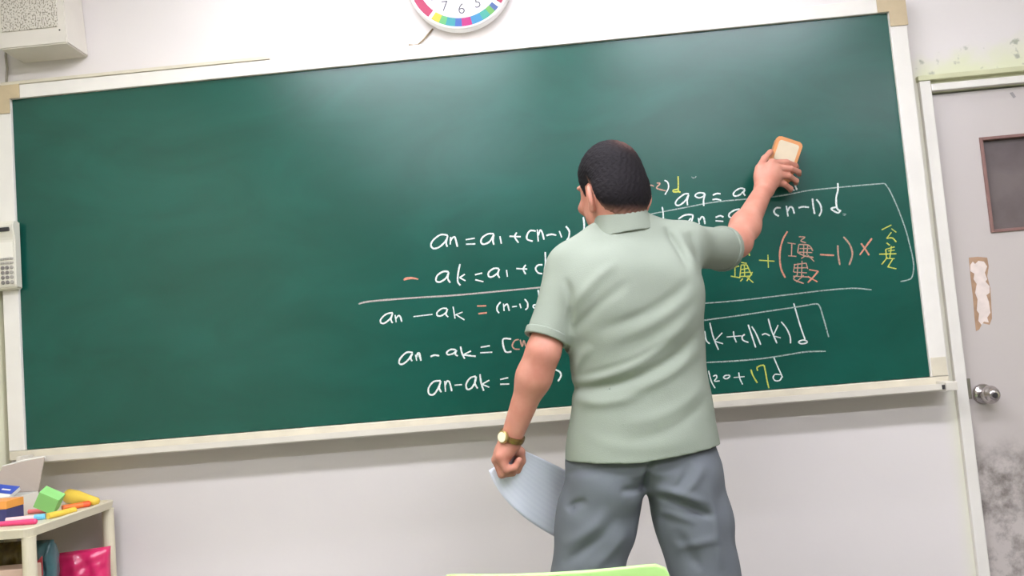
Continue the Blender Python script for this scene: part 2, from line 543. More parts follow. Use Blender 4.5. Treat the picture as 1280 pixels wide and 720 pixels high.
writing('white chalk equation an = a below a thin rule', c4, [
    [(345, 460), (400, 425), (465, 420), (475, 440), (460, 490)], [(345, 470), (350, 520), (400, 520), (460, 450)],
    [(525, 450), (535, 505)], [(535, 470), (555, 440), (575, 450), (585, 505)],
    [(680, 445), (720, 430), (752, 442)], [(680, 475), (750, 480)],
    [(900, 370), (850, 380), (805, 410), (805, 440), (845, 450), (890, 420)]], M['chalk_w'], 0.0072)
writing('faint short chalk dash', c4, [[(463, 80), (485, 90), (508, 75)]], M['chalk_faint'], 0.005)
c5 = (940, 210, 5.818)
writing('white chalk letters (n-1)d under the eraser', c5, [
    [(210, 290), (178, 290), (160, 312), (170, 335), (196, 350)],
    [(250, 275), (262, 352)], [(258, 315), (275, 285), (295, 290), (308, 332)],
    [(338, 290), (370, 282), (415, 286)], [(440, 222), (446, 280), (456, 335)],
    [(468, 228), (495, 262), (505, 310), (488, 350)],
    [(624, 110), (625, 160), (612, 220), (618, 290), (640, 310)], [(615, 285), (585, 290), (578, 300), (605, 318), (630, 325), (645, 305)],
    [(310, 80), (316, 130), (328, 160)], [(278, 155), (310, 162)]], M['chalk_w'], 0.0075)
writing('thin white chalk box drawn round the right hand formulas', c5, [
    [(-790, 345), (-500, 290), (-250, 245), (100, 215), (250, 195), (400, 165), (560, 148), (800, 125), (965, 112)],
    [(965, 112), (1000, 160), (1060, 290), (1115, 440), (1140, 530), (1175, 690), (1165, 790), (1130, 815), (1080, 825)]], M['chalk_thin'], 0.0052)
writing('short upright chalk tick at the left end of the box', c4, [[(200, 350), (208, 400), (210, 470)]], M['chalk_w'], 0.006)
writing('small chalk smudge dot', c5, [[(662, 340), (672, 338), (682, 342)]], M['chalk_faint'], 0.011)
c6 = (900, 270, 4.923)
writing('yellow chalk characters and plus sign', c6, [
    [(240, 272), (335, 278)], [(295, 238), (298, 318)],
    [(70, 320), (118, 308)], [(92, 315), (92, 378)], [(66, 370), (125, 380)],
    [(130, 285), (165, 292)], [(128, 302), (165, 300)], [(130, 305), (122, 380)], [(165, 300), (195, 365)], [(128, 330), (178, 320)], [(128, 350), (185, 345)],
    [(126, 372), (188, 370)], [(150, 300), (152, 370)], [(140, 385), (125, 402)], [(165, 375), (205, 410)], [(200, 345), (165, 400)],
    [(148, 228), (172, 218), (182, 245)]], M['chalk_y'], 0.006)
writing('red and pink chalk bracket', c6, [[(415, 95), (385, 150), (368, 230), (375, 320), (402, 380)]], M['chalk_red'], 0.0075)
writing('pink chalk characters inside the bracket', c6, [
    [(415, 165), (465, 172)], [(442, 168), (440, 245)], [(420, 245), (470, 248)],
    [(485, 128), (522, 130), (498, 152), (530, 165)], [(485, 175), (478, 225)], [(485, 175), (545, 180), (572, 215)], [(490, 200), (560, 200)],
    [(485, 222), (568, 225)], [(515, 178), (515, 240)], [(540, 180), (535, 240)], [(478, 225), (520, 245), (575, 255)], [(540, 240), (580, 280)], [(520, 248), (500, 262)],
    [(455, 300), (530, 290)], [(460, 295), (452, 345)], [(480, 290), (475, 370)], [(505, 275), (502, 375)], [(530, 290), (540, 325)],
    [(455, 320), (535, 318)], [(455, 345), (535, 350)], [(450, 370), (540, 375)], [(470, 365), (455, 390), (515, 415)], [(515, 365), (470, 405)]], M['chalk_pink'], 0.0055)
writing('red chalk strokes, minus sign and cross', c6, [
    [(548, 330), (605, 340)], [(605, 340), (570, 380), (540, 410)], [(540, 372), (600, 405)],
    [(615, 237), (660, 240), (702, 242)],
    [(935, 138), (900, 185), (860, 240)], [(868, 168), (895, 205), (918, 242)]], M['chalk_red'], 0.0072)
writing('pink chalk one and closing bracket', c6, [
    [(725, 180), (728, 240), (738, 302)], [(760, 128), (798, 175), (815, 235), (795, 302)]], M['chalk_pink'], 0.0072)
writing('yellow chalk characters at the right end', c6, [
    [(995, 85), (1055, 55)], [(1055, 78), (1085, 100)], [(1055, 100), (1025, 138)], [(1025, 138), (1060, 135), (1085, 160)],
    [(1025, 165), (1045, 180)], [(1075, 190), (1020, 205)], [(1035, 215), (1075, 210)], [(980, 235), (1085, 232)], [(1055, 185), (1045, 260)], [(1020, 205), (1025, 262)],
    [(1030, 255), (995, 298)], [(1030, 262), (1075, 262)], [(1065, 262), (1035, 310)], [(1030, 312), (1085, 325)]], M['chalk_y'], 0.006)
c7 = (870, 350, 5.3333)
writing('long thin white chalk rule', c7, [[(-40, 162), (60, 155), (300, 135), (640, 95), (850, 70), (1000, 57), (1080, 56), (1172, 65)]], M['chalk_thin'], 0.0056)
writing('thin white chalk box corner round lower formula', c7, [
    [(-40, 285), (60, 268), (300, 235), (500, 205), (700, 175), (790, 160), (820, 168), (840, 220), (885, 380)]], M['chalk_thin'], 0.006)
writing('white chalk formula ak + (n-k)d', c7, [
    [(45, 345), (20, 375), (30, 405), (60, 380)], [(58, 340), (68, 400), (92, 425)],
    [(92, 285), (115, 380), (150, 465)], [(175, 352), (122, 408)], [(125, 408), (180, 425)],
    [(205, 380), (302, 372)], [(250, 342), (255, 380), (270, 416)],
    [(325, 362), (308, 378), (315, 402), (350, 416)],
    [(348, 298), (372, 370), (398, 450)], [(372, 310), (402, 360), (432, 432)],
    [(440, 366), (465, 358), (492, 372)],
    [(482, 258), (505, 340), (540, 422)], [(548, 300), (515, 372)], [(515, 372), (565, 386)],
    [(568, 278), (605, 325), (628, 380), (630, 422)],
    [(652, 155), (670, 220), (700, 320), (728, 398)], [(742, 408), (715, 400), (685, 412), (700, 425), (735, 420), (742, 408)]], M['chalk_w'], 0.0062)
c8 = (870, 410, 7.111)
writing('white chalk rule above the lowest right formula', c8, [[(60, 310), (120, 305), (350, 293), (600, 270), (800, 240), (980, 212), (1152, 207)]], M['chalk_thin'], 0.006)
writing('white chalk letters k20 + d on the lowest right line', c8, [
    [(112, 380), (135, 470), (170, 535)], [(152, 430), (178, 420), (185, 440), (165, 472), (210, 470)],
    [(300, 420), (262, 422), (245, 440), (270, 452), (298, 435), (300, 420)],
    [(335, 440), (432, 432)], [(380, 395), (390, 450), (415, 502)],
    [(692, 262), (725, 340), (770, 440)], [(752, 415), (705, 412), (686, 440), (705, 468), (745, 465), (762, 435)]], M['chalk_w'], 0.0055)
writing('yellow chalk number 17', c8, [
    [(488, 368), (505, 420), (545, 488)], [(540, 352), (570, 335), (605, 330)], [(540, 352), (548, 380)], [(605, 330), (620, 400), (632, 470), (648, 535)]], M['chalk_y'], 0.0062)

# ------------------------------------------------------------------ door with casing
def door_material():
    m = mat('grey_door_paint', (190, 182, 176), 0.3, 0.8)
    nt = m.node_tree
    b = nt.nodes['Principled BSDF']
    tc = nt.nodes.new('ShaderNodeTexCoord')
    sep = nt.nodes.new('ShaderNodeSeparateXYZ')
    nt.links.new(tc.outputs['Object'], sep.inputs[0])
    mr = nt.nodes.new('ShaderNodeMapRange')
    mr.interpolation_type = 'SMOOTHSTEP'
    mr.inputs['From Min'].default_value = HB - 0.17
    mr.inputs['From Max'].default_value = HB - 0.34
    nt.links.new(sep.outputs['Z'], mr.inputs['Value'])
    n = nt.nodes.new('ShaderNodeTexNoise')
    n.inputs['Scale'].default_value = 14
    n.inputs['Detail'].default_value = 8
    n.inputs['Roughness'].default_value = 0.7
    nt.links.new(tc.outputs['Object'], n.inputs['Vector'])
    r = nt.nodes.new('ShaderNodeMapRange')
    r.inputs['From Min'].default_value = 0.42
    r.inputs['From Max'].default_value = 0.68
    nt.links.new(n.outputs['Fac'], r.inputs['Value'])
    mm = nt.nodes.new('ShaderNodeMath')
    mm.operation = 'MULTIPLY'
    nt.links.new(mr.outputs['Result'], mm.inputs[0])
    nt.links.new(r.outputs['Result'], mm.inputs[1])
    mix = nt.nodes.new('ShaderNodeMix')
    mix.data_type = 'RGBA'
    nt.links.new(mm.outputs[0], mix.inputs[0])
    mix.inputs[6].default_value = lin((190, 182, 176))
    mix.inputs[7].default_value = lin((112, 104, 98))
    nt.links.new(mix.outputs[2], b.inputs['Base Color'])
    return m
M['door'] = door_material()
M['brown_wood'] = mat('brown_window_frame', (138, 104, 96), 0.5, 0.4, var=0.15, scale=25)
M['dark_glass'] = mat('dark_glass', (92, 82, 82), 0.22, 0.5, rgb2=(112, 102, 100), scale=6, detail=8)
M['steel'] = mat('knob_steel', (196, 190, 188), 0.22, 0.5, metal=1.0)
M['paper_old'] = mat('torn_paper', (226, 212, 202), 0.8, 0.2, var=0.12, scale=40)
M['glue'] = mat('old_glue', (176, 144, 116), 0.7, 0.2, var=0.2, scale=40)
door = struct(empty('door_1', (DX0, WY, 0)), 'grey painted metal door with dark window and round knob', 'door')
CX = 0.037
bm = bmesh.new()
box(bm, DX0 - CX, DX0 - 0.001, WY - 0.018, WY + 0.03, 0, DTOP + CX, 0.003)
adopt(obj('casing_jamb', bm, M['white_paint']), door)
bm = bmesh.new()
box(bm, DX1 + 0.001, DX1 + CX, WY - 0.018, WY + 0.03, 0, DTOP + CX, 0.003)
adopt(obj('casing_jamb', bm, M['white_paint']), door)
adopt(obj('casing_head', BX(DX0 - 0.0005, DX1 + 0.0005, WY - 0.018, WY + 0.03, DTOP + 0.001, DTOP + CX - 0.012, bev=0.003), M['white_paint']), door)
M['green_ledge'] = mat('greenish_ledge', (206, 206, 168), 0.5, 0.3, var=0.12, scale=12)
o = adopt(obj('head_ledge', BX(DX0 - CX - 0.004, DX1 + CX + 0.004, WY - 0.022, WY + 0.02, DTOP + CX + 0.0005, DTOP + CX + 0.018, bev=0.003), M['green_ledge']), door)
o['label'] = 'yellowish green ledge over the casing'
# door stop step of the casing
adopt(obj('door_stop', BX(DX0, DX0 + 0.008, WY + 0.002, WY + 0.05, 0.0, DTOP, bev=0.001), M['white_paint']), door)
LY = WY + 0.012
wx0, wx1 = 1.757, 2.27
wz0, wz1 = HB + 0.447, HB + 0.765
bm = bmesh.new()
lx0, lx1 = DX0 + 0.0095, DX1 - 0.004
box(bm, lx0, wx0, LY, LY + 0.04, 0.008, DTOP - 0.006)
box(bm, wx1, lx1, LY, LY + 0.04, 0.008, DTOP - 0.006)
box(bm, wx0, wx1, LY, LY + 0.04, 0.008, wz0)
box(bm, wx0, wx1, LY, LY + 0.04, wz1, DTOP - 0.006)
bmesh.ops.remove_doubles(bm, verts=bm.verts, dist=1e-5)
leaf = adopt(obj('door_leaf', bm, M['door']), door)
bm = bmesh.new()
t_ = 0.010
for a in ((wx0, wx0 + t_, wz0, wz1), (wx1 - t_, wx1, wz0, wz1), (wx0 + t_, wx1 - t_, wz0, wz0 + t_), (wx0 + t_, wx1 - t_, wz1 - t_, wz1)):
    box(bm, a[0], a[1], LY - 0.006, LY + 0.038, a[2], a[3], 0.0015)
o = obj('window_frame', bm, M['brown_wood'], leaf)
o['label'] = 'narrow reddish brown window frame'
obj('window_pane', BX(wx0 + t_ + .0005, wx1 - t_ - .0005, LY + 0.014, LY + 0.020, wz0 + t_ + .0005, wz1 - t_ - .0005), M['dark_glass'], leaf)['label'] = 'dark tinted window glass'
# strip of torn paper and glue on the leaf
def patch(name, pix, Y, th, m, parent, lab):
    bm = bmesh.new()
    A = [bm.verts.new(W(x, y, Y)) for x, y in pix]
    B = [bm.verts.new(Vector(W(x, y, Y)) + Vector((0, th, 0))) for x, y in pix]
    bm.faces.new(A); bm.faces.new(B[::-1])
    k = len(pix)
    for i in range(k):
        bm.faces.new((A[i], A[(i + 1) % k], B[(i + 1) % k], B[i]))
    bm.normal_update()
    bmesh.ops.triangulate(bm, faces=[f for f in bm.faces if len(f.verts) > 4], ngon_method='EAR_CLIP')
    bmesh.ops.recalc_face_normals(bm, faces=bm.faces)
    o = obj(name, bm, m, parent)
    o['label'] = lab
    return o
patch('glue_residue', [(1211, 322), (1222, 321), (1234, 322), (1236, 333), (1234, 345), (1238, 360), (1239, 378), (1240, 398), (1237, 406), (1228, 404), (1224, 412), (1220, 414), (1218, 396), (1216, 370), (1213, 345)],
      LY - 0.0006, 0.0004, M['glue'], leaf, 'brown glue residue strip')
patch('paper_residue', [(1213, 331), (1216, 327), (1219, 330), (1223, 326), (1230, 327), (1234, 333), (1231, 341), (1234, 349), (1232, 352), (1237, 358), (1237, 366), (1233, 369), (1236, 377), (1238, 391), (1234, 397), (1236, 403), (1230, 402), (1227, 406), (1223, 401), (1224, 392), (1221, 388), (1222, 374), (1219, 366), (1221, 355), (1217, 349), (1218, 342), (1213, 339)],
      LY - 0.0012, 0.0005, M['paper_old'], leaf, 'torn white paper residue strip')
patch('smudge_mark', [(1262, 116), (1266, 115), (1270, 121), (1267, 123)], LY - 0.0006, 0.0004, mat('smudge', (150, 146, 144), 0.7), leaf, 'small grey smudge')
# knob with rose and keyhole
kc = W(1234, 493, LY - 0.03)
knob = adopt(obj('door_knob', (lambda bm: (lathe(bm, [(0.033, 0.0), (0.033, 0.004), (0.028, 0.010), (0.014, 0.014), (0.013, 0.026), (0.022, 0.034), (0.0285, 0.044), (0.029, 0.054), (0.024, 0.066), (0.017, 0.072), (0.0165, 0.078), (0.013, 0.080)],
                                                (kc[0], LY - 0.0004, kc[2]), (0, -1, 0), 40), bm)[1])(bmesh.new()), M['steel'], smooth=True), door)
knob['label'] = 'round brushed steel knob'
bm = bmesh.new()
lathe(bm, [(0.009, 0), (0.009, 0.0012), (0.006, 0.002)], (kc[0], LY - 0.0806, kc[2]), (0, -1, 0), 20)
obj('keyhole', bm, M['dark'], knob)
obj('latch_plate', BX(DX0 - 0.001, DX0 + 0.0085, WY - 0.0195, WY - 0.0125, kc[2] - 0.01, kc[2] + 0.055), M['steel'], door).location = -Vector(door.location)

# ------------------------------------------------------------------ wall loudspeaker
M['speaker'] = mat('speaker_plastic', (214, 208, 196), 0.5, 0.4, var=0.05, scale=9)
def grille_material():
    m = mat('speaker_grille', (206, 201, 190), 0.7, 0.3)
    nt = m.node_tree
    b = nt.nodes['Principled BSDF']
    tc = nt.nodes.new('ShaderNodeTexCoord')
    mp = nt.nodes.new('ShaderNodeMapping')
    mp.inputs['Scale'].default_value = (230, 230, 150)
    nt.links.new(tc.outputs['Object'], mp.inputs['Vector'])
    n = nt.nodes.new('ShaderNodeTexNoise')
    n.inputs['Scale'].default_value = 1.0
    n.inputs['Detail'].default_value = 0.0
    nt.links.new(mp.outputs['Vector'], n.inputs['Vector'])
    r = nt.nodes.new('ShaderNodeValToRGB')
    r.color_ramp.elements[0].position = 0.50
    r.color_ramp.elements[0].color = lin((208, 202, 190))
    r.color_ramp.elements[1].position = 0.64
    r.color_ramp.elements[1].color = lin((146, 140, 126))
    nt.links.new(n.outputs['Fac'], r.inputs['Fac'])
    nt.links.new(r.outputs['Color'], b.inputs['Base Color'])
    return m
M['grille'] = grille_material()
sx0, sx1 = -1.463, -1.229
sz0, sz1 = HB + 1.335, HB + 1.335 + 0.36
spk = empty('wall_speaker', ((sx0 + sx1) / 2, WY, sz0), 'white box loudspeaker with speckled grille on the wall, upper left', 'speaker')
tp = 0.016
bm = bmesh.new()
def q(x0, x1, y, z): return [bm.verts.new((x0, y, z)), bm.verts.new((x1, y, z))]
yb, yf = WY - 0.0005, WY - 0.135
b0 = q(sx0, sx1, yb, sz0) ; f0 = q(sx0, sx1, yf, sz0 + 0.004)
b1 = q(sx0, sx1 - tp * 1.6, yb, sz1); f1 = q(sx0, sx1 - tp, yf, sz1)
for f in ((f0[0], f0[1], f1[1], f1[0]), (b0[1], b0[0], b1[0], b1[1]), (f0[1], b0[1], b1[1], f1[1]), (b0[0], f0[0], f1[0], b1[0]), (b0[0], b0[1], f0[1], f0[0]), (f1[0], f1[1], b1[1], b1[0])):
    bm.faces.new(f)
bmesh.ops.bevel(bm, geom=list(bm.edges), offset=0.004, segments=2, affect='EDGES')
bmesh.ops.recalc_face_normals(bm, faces=bm.faces)
adopt(obj('cabinet', bm, M['speaker']), spk)
adopt(obj('grille', BX(sx0 + 0.012, sx1 - 0.030, yf - 0.004, yf + 0.002, sz0 + 0.062, sz1 - 0.03, bev=0.002), M['grille']), spk)
bm = bmesh.new()
sc = W(74.5, 37.5, yf)
lathe(bm, [(0.003, 0), (0.0025, 0.002)], (sc[0], yf + 0.0002, sc[2]), (0, -1, 0), 12)
adopt(obj('screw', bm, M['dark']), spk)
# cable dropping down the corner
bm = bmesh.new()
cab = [W(x, y, WY - 0.012) for x, y in ((12, 42), (8, 55), (7, 70), (9, 85), (8, 100), (8, 107))]
for c in cab: c[0] = max(c[0], XL + 0.008)
tube(bm, cab, 0.004, 8)
o = obj('speaker_cable', bm, mat('cable_grey', (150, 144, 128), 0.6), smooth=True)
tag(o, 'thin grey cable hanging below the wall loudspeaker', 'cable')

# ------------------------------------------------------------------ keypad phone on the left frame rail
M['phone'] = mat('phone_plastic', (216, 212, 196), 0.42, 0.45, var=0.05, scale=14)
M['key_grey'] = mat('key_grey', (160, 156, 146), 0.5, 0.4)
M['key_dark'] = mat('key_dark', (120, 116, 110), 0.5, 0.4)
kx0, kx1 = -1.552, -1.474
kz0, kz1 = W(20, 361, -.05)[2], W(20, 275, -.05)[2]
ph = empty('keypad_phone', ((kx0 + kx1) / 2, FY0, kz0), 'beige wall keypad unit mounted on the left edge of the blackboard frame', 'phone')
bm = bmesh.new()
prof = [(0.0, 0.0), (-0.030, 0.006), (-0.036, 0.02), (-0.034, kz1 - kz0 - 0.06), (-0.042, kz1 - kz0 - 0.03), (-0.044, kz1 - kz0 - 0.012), (-0.036, kz1 - kz0), (0.0, kz1 - kz0)]
A = [bm.verts.new((kx0, FY0 - 0.001 + y, kz0 + z)) for y, z in prof]
B = [bm.verts.new((kx1, FY0 - 0.001 + y, kz0 + z)) for y, z in prof]
k = len(prof)
bm.faces.new(A[::-1]); bm.faces.new(B)
for i in range(k):
    bm.faces.new((A[i], A[(i + 1) % k], B[(i + 1) % k], B[i]))
bmesh.ops.recalc_face_normals(bm, faces=bm.faces)
bmesh.ops.bevel(bm, geom=list(bm.edges), offset=0.004, segments=3, affect='EDGES')
adopt(obj('housing', bm, M['phone'], smooth=False), ph)
ky = FY0 - 0.0395
H = kz1 - kz0
adopt(obj('display_window', BX(kx0 + 0.024, kx1 - 0.012, ky - 0.0075, ky, kz1 - 0.036, kz1 - 0.022, bev=0.003), M['dark']), ph)
adopt(obj('number_card', BX(kx0 + 0.026, kx1 - 0.008, ky + 0.002, ky + 0.0045, kz1 - 0.125, kz1 - 0.072, bev=0.001), mat('card_beige', (226, 222, 208), 0.6)), ph)
for rr in range(2):
    for cc in range(3):
        x = kx0 + 0.027 + cc * 0.0155
        adopt(obj('function_key', BX(x, x + 0.013, ky + 0.0005, ky + 0.005, kz0 + 0.100 - rr * 0.014, kz0 + 0.107 - rr * 0.014, bev=0.001), M['key_grey']), ph)
for rr in range(4):
    for cc in range(3):
        x = kx0 + 0.033 + cc * 0.0155
        bm = bmesh.new()
        z = kz0 + 0.074 - rr * 0.0165
        lathe(bm, [(0.0066, 0), (0.0066, 0.0035), (0.005, 0.0052)], (x, ky + 0.005, z), (0, -1, 0), 14)
        adopt(obj('number_key', bm, M['key_dark'] if cc < 2 else M['key_grey']), ph)

# ------------------------------------------------------------------ clock, hook, nail
CR = 0.181
cc_ = W(573, -31, -0.03)
clock = empty('wall_clock', (cc_[0], WY, cc_[2]), 'round white wall clock with rainbow and red ring above the blackboard', 'clock')
M['clock_white'] = mat('clock_white', (240, 240, 238), 0.35, 0.5)
M['clock_face'] = mat('clock_face', (226, 226, 228), 0.5, 0.3)
CY = WY - 0.001
bm = bmesh.new()
lathe(bm, [(CR * 0.97, 0.0), (CR, 0.010), (CR, 0.038), (CR * 0.985, 0.046), (CR * 0.965, 0.048), (CR * 0.95, 0.043)], (cc_[0], CY, cc_[2]), (0, -1, 0), 72)
adopt(obj('case', bm, M['clock_white'], smooth=False), clock)
bm = bmesh.new()
lathe(bm, [(CR * 0.78, 0.0), (CR * 0.78, 0.001)], (cc_[0], CY - 0.0435, cc_[2]), (0, -1, 0), 64)
dial = adopt(obj('dial', bm, M['clock_face']), clock)
def sector(a0, a1, rgb):
    bm = bmesh.new()
    n = max(2, int(abs(a1 - a0) / 4))
    rows = []
    for i in range(n + 1):
        a = math.radians(a0 + (a1 - a0) * i / n)          # measured from six o'clock towards nine
        d = Vector((-math.sin(a), 0, -math.cos(a)))
        c = Vector((cc_[0], 0, cc_[2]))
        rows.append([bm.verts.new(c + d * CR * 0.79 + Vector((0, CY - 0.0432, 0))), bm.verts.new(c + d * CR * 0.945 + Vector((0, CY - 0.0432, 0))),
                     bm.verts.new(c + d * CR * 0.79 + Vector((0, CY - 0.0446, 0))), bm.verts.new(c + d * CR * 0.945 + Vector((0, CY - 0.0446, 0)))])
    for p, q_ in zip(rows, rows[1:]):
        bm.faces.new((p[2], q_[2], q_[3], p[3]))
        bm.faces.new((p[0], q_[0], q_[2], p[2]))
        bm.faces.new((p[1], p[3], q_[3], q_[1]))
    for p in (rows[0], rows[-1]):
        bm.faces.new((p[0], p[2], p[3], p[1]))
    bmesh.ops.recalc_face_normals(bm, faces=bm.faces)
    return adopt(obj('ring_segment', bm, mat('ring_colour', rgb, 0.5, 0.3)), clock)
for a0, a1, rgb in ((42, 130, (152, 45, 76)), (28, 38, (167, 158, 44)), (20, 28, (81, 145, 88)), (9, 20, (44, 125, 130)), (1, 9, (51, 81, 140)),
                    (-11, 1, (152, 29, 96)), (-24, -11, (44, 111, 148)), (-34, -24, (51, 133, 118)), (-41, -34, (88, 140, 66)), (-47, -41, (59, 81, 125)),
                    (-140, -52, (145, 41, 66)), (140, 178, (66, 111, 148)), (-176, -146, (170, 133, 44))):
    sector(a0, a1, rgb)
M['digit'] = mat('digit_grey', (84, 82, 86), 0.6)
for h in range(1, 13):
    cu = bpy.data.curves.new('digit', 'FONT')
    cu.body = str(h)
    cu.size = 0.052
    cu.align_x = 'CENTER'
    cu.align_y = 'CENTER'
    cu.extrude = 0.0003
    cu.offset = 0.0
    tmp = bpy.data.objects.new('tmp', cu)
    COL.objects.link(tmp)
    dg = bpy.context.evaluated_depsgraph_get()
    me = bpy.data.meshes.new_from_object(tmp.evaluated_get(dg))
    bpy.data.objects.remove(tmp)
    a = math.radians(90 - 30 * h)
    me.transform(onwall(cc_[0] + math.cos(a) * CR * 0.62, CY - 0.0449, cc_[2] + math.sin(a) * CR * 0.62))
    obj('numeral', me, M['digit'], dial)
for nm, ang, L, w_ in (('hour_hand', 60, 0.075, 0.008), ('minute_hand', 20, 0.11, 0.006)):
    bm = bmesh.new()
    prism(bm, [(-w_ / 2, -0.02), (w_ / 2, -0.02), (w_ / 3, L), (-w_ / 3, L)], 0.001, onwall(cc_[0], CY - (0.0465 if L < 0.1 else 0.0485), cc_[2], -math.radians(ang)))
    adopt(obj(nm, bm, M['dark']), clock)
bm = bmesh.new()
hk = [W(x, y, WY - 0.006) for x, y in ((541, 36), (535, 43), (528, 51), (522, 56), (517, 57), (511, 56.5))]
tube(bm, hk, [0.003, 0.003, 0.003, 0.003, 0.004, 0.0045], 8)
tag(obj('wire_hook', bm, mat('hook_tan', (132, 116, 88), 0.6), smooth=True), 'bent tan wire hook on the wall just below the clock', 'hook')
bm = bmesh.new()
p0, p1 = Vector(W(722, 41.5, WY)), Vector(W(735, 46, WY - 0.02))
tube(bm, [p0, p1], [0.004, 0.005], 8)
tag(obj('wall_nail', bm, mat('nail_tan', (136, 124, 104), 0.6)), 'small tan peg stuck in the wall right of the clock', 'nail')

# ------------------------------------------------------------------ plastic shelf rack in the left corner
M['shelf'] = mat('beige_plastic', (214, 206, 178), 0.4, 0.45, var=0.05, scale=9)
SZ = 0.815
hx0, hx1, hy0, hy1 = XL + 0.004, -1.186, -0.495, -0.012
rack = empty('shelf_rack', ((hx0 + hx1) / 2, (hy0 + hy1) / 2, 0), 'beige plastic shelf rack in the lower left corner', 'shelf')
def tier(z, deep=0.026):
    bm = bmesh.new()
    w, d = hx1 - hx0, hy1 - hy0
    mt = Matrix.Translation(((hx0 + hx1) / 2, (hy0 + hy1) / 2, z - deep))
    out = rounded(w, d, 0.03)
    inn = rounded(w - 0.03, d - 0.03, 0.02)
    n = len(out)
    lo = [bm.verts.new(mt @ Vector((x, y, 0))) for x, y in rounded(w - 0.008, d - 0.008, 0.028)]
    hi = [bm.verts.new(mt @ Vector((x, y, deep * 0.9))) for x, y in out]
    hi2 = [bm.verts.new(mt @ Vector((x, y, deep))) for x, y in rounded(w - 0.006, d - 0.006, 0.028)]
    ri = [bm.verts.new(mt @ Vector((x, y, deep))) for x, y in inn]
    rl = [bm.verts.new(mt @ Vector((x, y, deep - 0.005))) for x, y in rounded(w - 0.036, d - 0.036, 0.018)]
    for P, Q in ((lo, hi), (hi, hi2), (hi2, ri), (ri, rl)):
        for i in range(n):
            bm.faces.new((P[i], P[(i + 1) % n], Q[(i + 1) % n], Q[i]))
    bm.faces.new(lo[::-1]); bm.faces.new(rl)
    bmesh.ops.recalc_face_normals(bm, faces=bm.faces)
    return adopt(obj('shelf_tier', bm, M['shelf']), rack)
for z in (SZ, 0.52, 0.22):
    tier(z)
PR = 0.0185
for x in (hx0 + 0.024, hx1 - 0.020):
    for y in (hy0 + 0.026, hy1 - 0.024):
        for za, zb in ((0.0, 0.194), (0.2205, 0.494), (0.5205, 0.789)):
            bm = bmesh.new()
            lathe(bm, [(PR * 1.05, za), (PR, za + 0.01), (PR, zb - 0.01), (PR * 1.05, zb)], (x, y, 0), (0, 0, 1), 20)
            adopt(obj('post', bm, M['shelf'], smooth=False), rack)
TOP = SZ - 0.0048
PINK = mat('pink_plastic', (226, 70, 120), 0.4, var=0.05)
YEL = mat('yellow_plastic', (228, 196, 74), 0.45, var=0.06)
ORA = mat('orange_plastic', (240, 120, 50), 0.45, var=0.06)
LBL = mat('light_blue_plastic', (110, 190, 226), 0.4, var=0.05)
GRN = mat('green_paper', (140, 204, 118), 0.7, var=0.04)
WHC = mat('white_card', (226, 224, 214), 0.7, var=0.05)
GRC = mat('grey_card', (176, 164, 152), 0.75, var=0.06)
BLU = mat('blue_card', (44, 74, 170), 0.5, var=0.06)
NAV = mat('navy_card', (58, 60, 112), 0.5, var=0.08)
OCA = mat('orange_card', (238, 160, 76), 0.5, var=0.05)
# open carton, lid standing up behind
ct = empty('open_carton', (-1.49, -0.15, TOP), 'open white carton with raised grey lid at the back of the shelf', 'box')
bx0, bx1, by0, by1, bh = -1.545, -1.385, -0.208, -0.120, 0.062
for nm, a in (('bottom', (bx0, bx1, by0, by1, TOP + 0.0005, TOP + 0.003)), ('side', (bx0, bx0 + .003, by0, by1, TOP + .0031, TOP + bh)), ('side', (bx1 - .003, bx1, by0, by1, TOP + .0031, TOP + bh)),
              ('side', (bx0 + .0031, bx1 - .0031, by0, by0 + .003, TOP + .0031, TOP + bh)), ('side', (bx0 + .0031, bx1 - .0031, by1 - .003, by1, TOP + .0031, TOP + bh))):
    adopt(obj(nm, BX(*a), WHC), ct)
bm = bmesh.new()
lid = [Vector((bx0, by1 + .001, TOP + bh + .001)), Vector((bx1, by1 + .001, TOP + bh + .001)), Vector((bx1 + 0.012, by1 + .024, TOP + bh + 0.105)), Vector((bx0 + .03, by1 + .024, TOP + bh + 0.085))]
nv = Vector((0, -0.003, 0.0006))
A = [bm.verts.new(v) for v in lid]; B = [bm.verts.new(v + nv) for v in lid]
bm.faces.new(A); bm.faces.new(B[::-1])
for i in range(4): bm.faces.new((A[i], A[(i + 1) % 4], B[(i + 1) % 4], B[i]))
bmesh.ops.recalc_face_normals(bm, faces=bm.faces)
adopt(obj('lid', bm, GRC), ct)['label'] = 'grey inside of the raised lid'
adopt(obj('lid_rim', (lambda b: (tube(b, [lid[3], (lid[2] + lid[3]) / 2 + Vector((0, 0, .004)), lid[2]], 0.0035, 6), b)[1])(bmesh.new()), WHC), ct)
# blue and white packet leaning in the carton
def slab(name, c, size, eul, m, label, cat, bev=0.001):
    c = Vector(c)
    bm = bmesh.new()
    box(bm, -size[0] / 2, size[0] / 2, -size[1] / 2, size[1] / 2, -size[2] / 2, size[2] / 2, bev)
    o = obj(name, bm, m)
    o.location = c
    o.rotation_euler = [math.radians(e) for e in eul]
    if label: tag(o, label, cat)
    return o
pk = empty('card_packet', (-1.485, -0.168, TOP + 0.064), 'blue and white card packet lying on top of the open carton', 'packet')
pk.rotation_euler = (math.radians(28), math.radians(8), math.radians(-10))
obj('packet_body', BX(-0.05, 0.052, -0.036, 0.036, 0.0, 0.012, bev=0.001), WHC, pk)
obj('blue_panel', BX(-0.049, 0.0525, -0.002, 0.0365, 0.0122, 0.0135), BLU, pk)
obj('lettering', BX(0.004, 0.036, 0.012, 0.018, 0.0136, 0.0139), WHC, pk)
obj('print_mark', BX(-0.035, -0.015, -0.026, -0.012, 0.0121, 0.0124), GRC, pk)
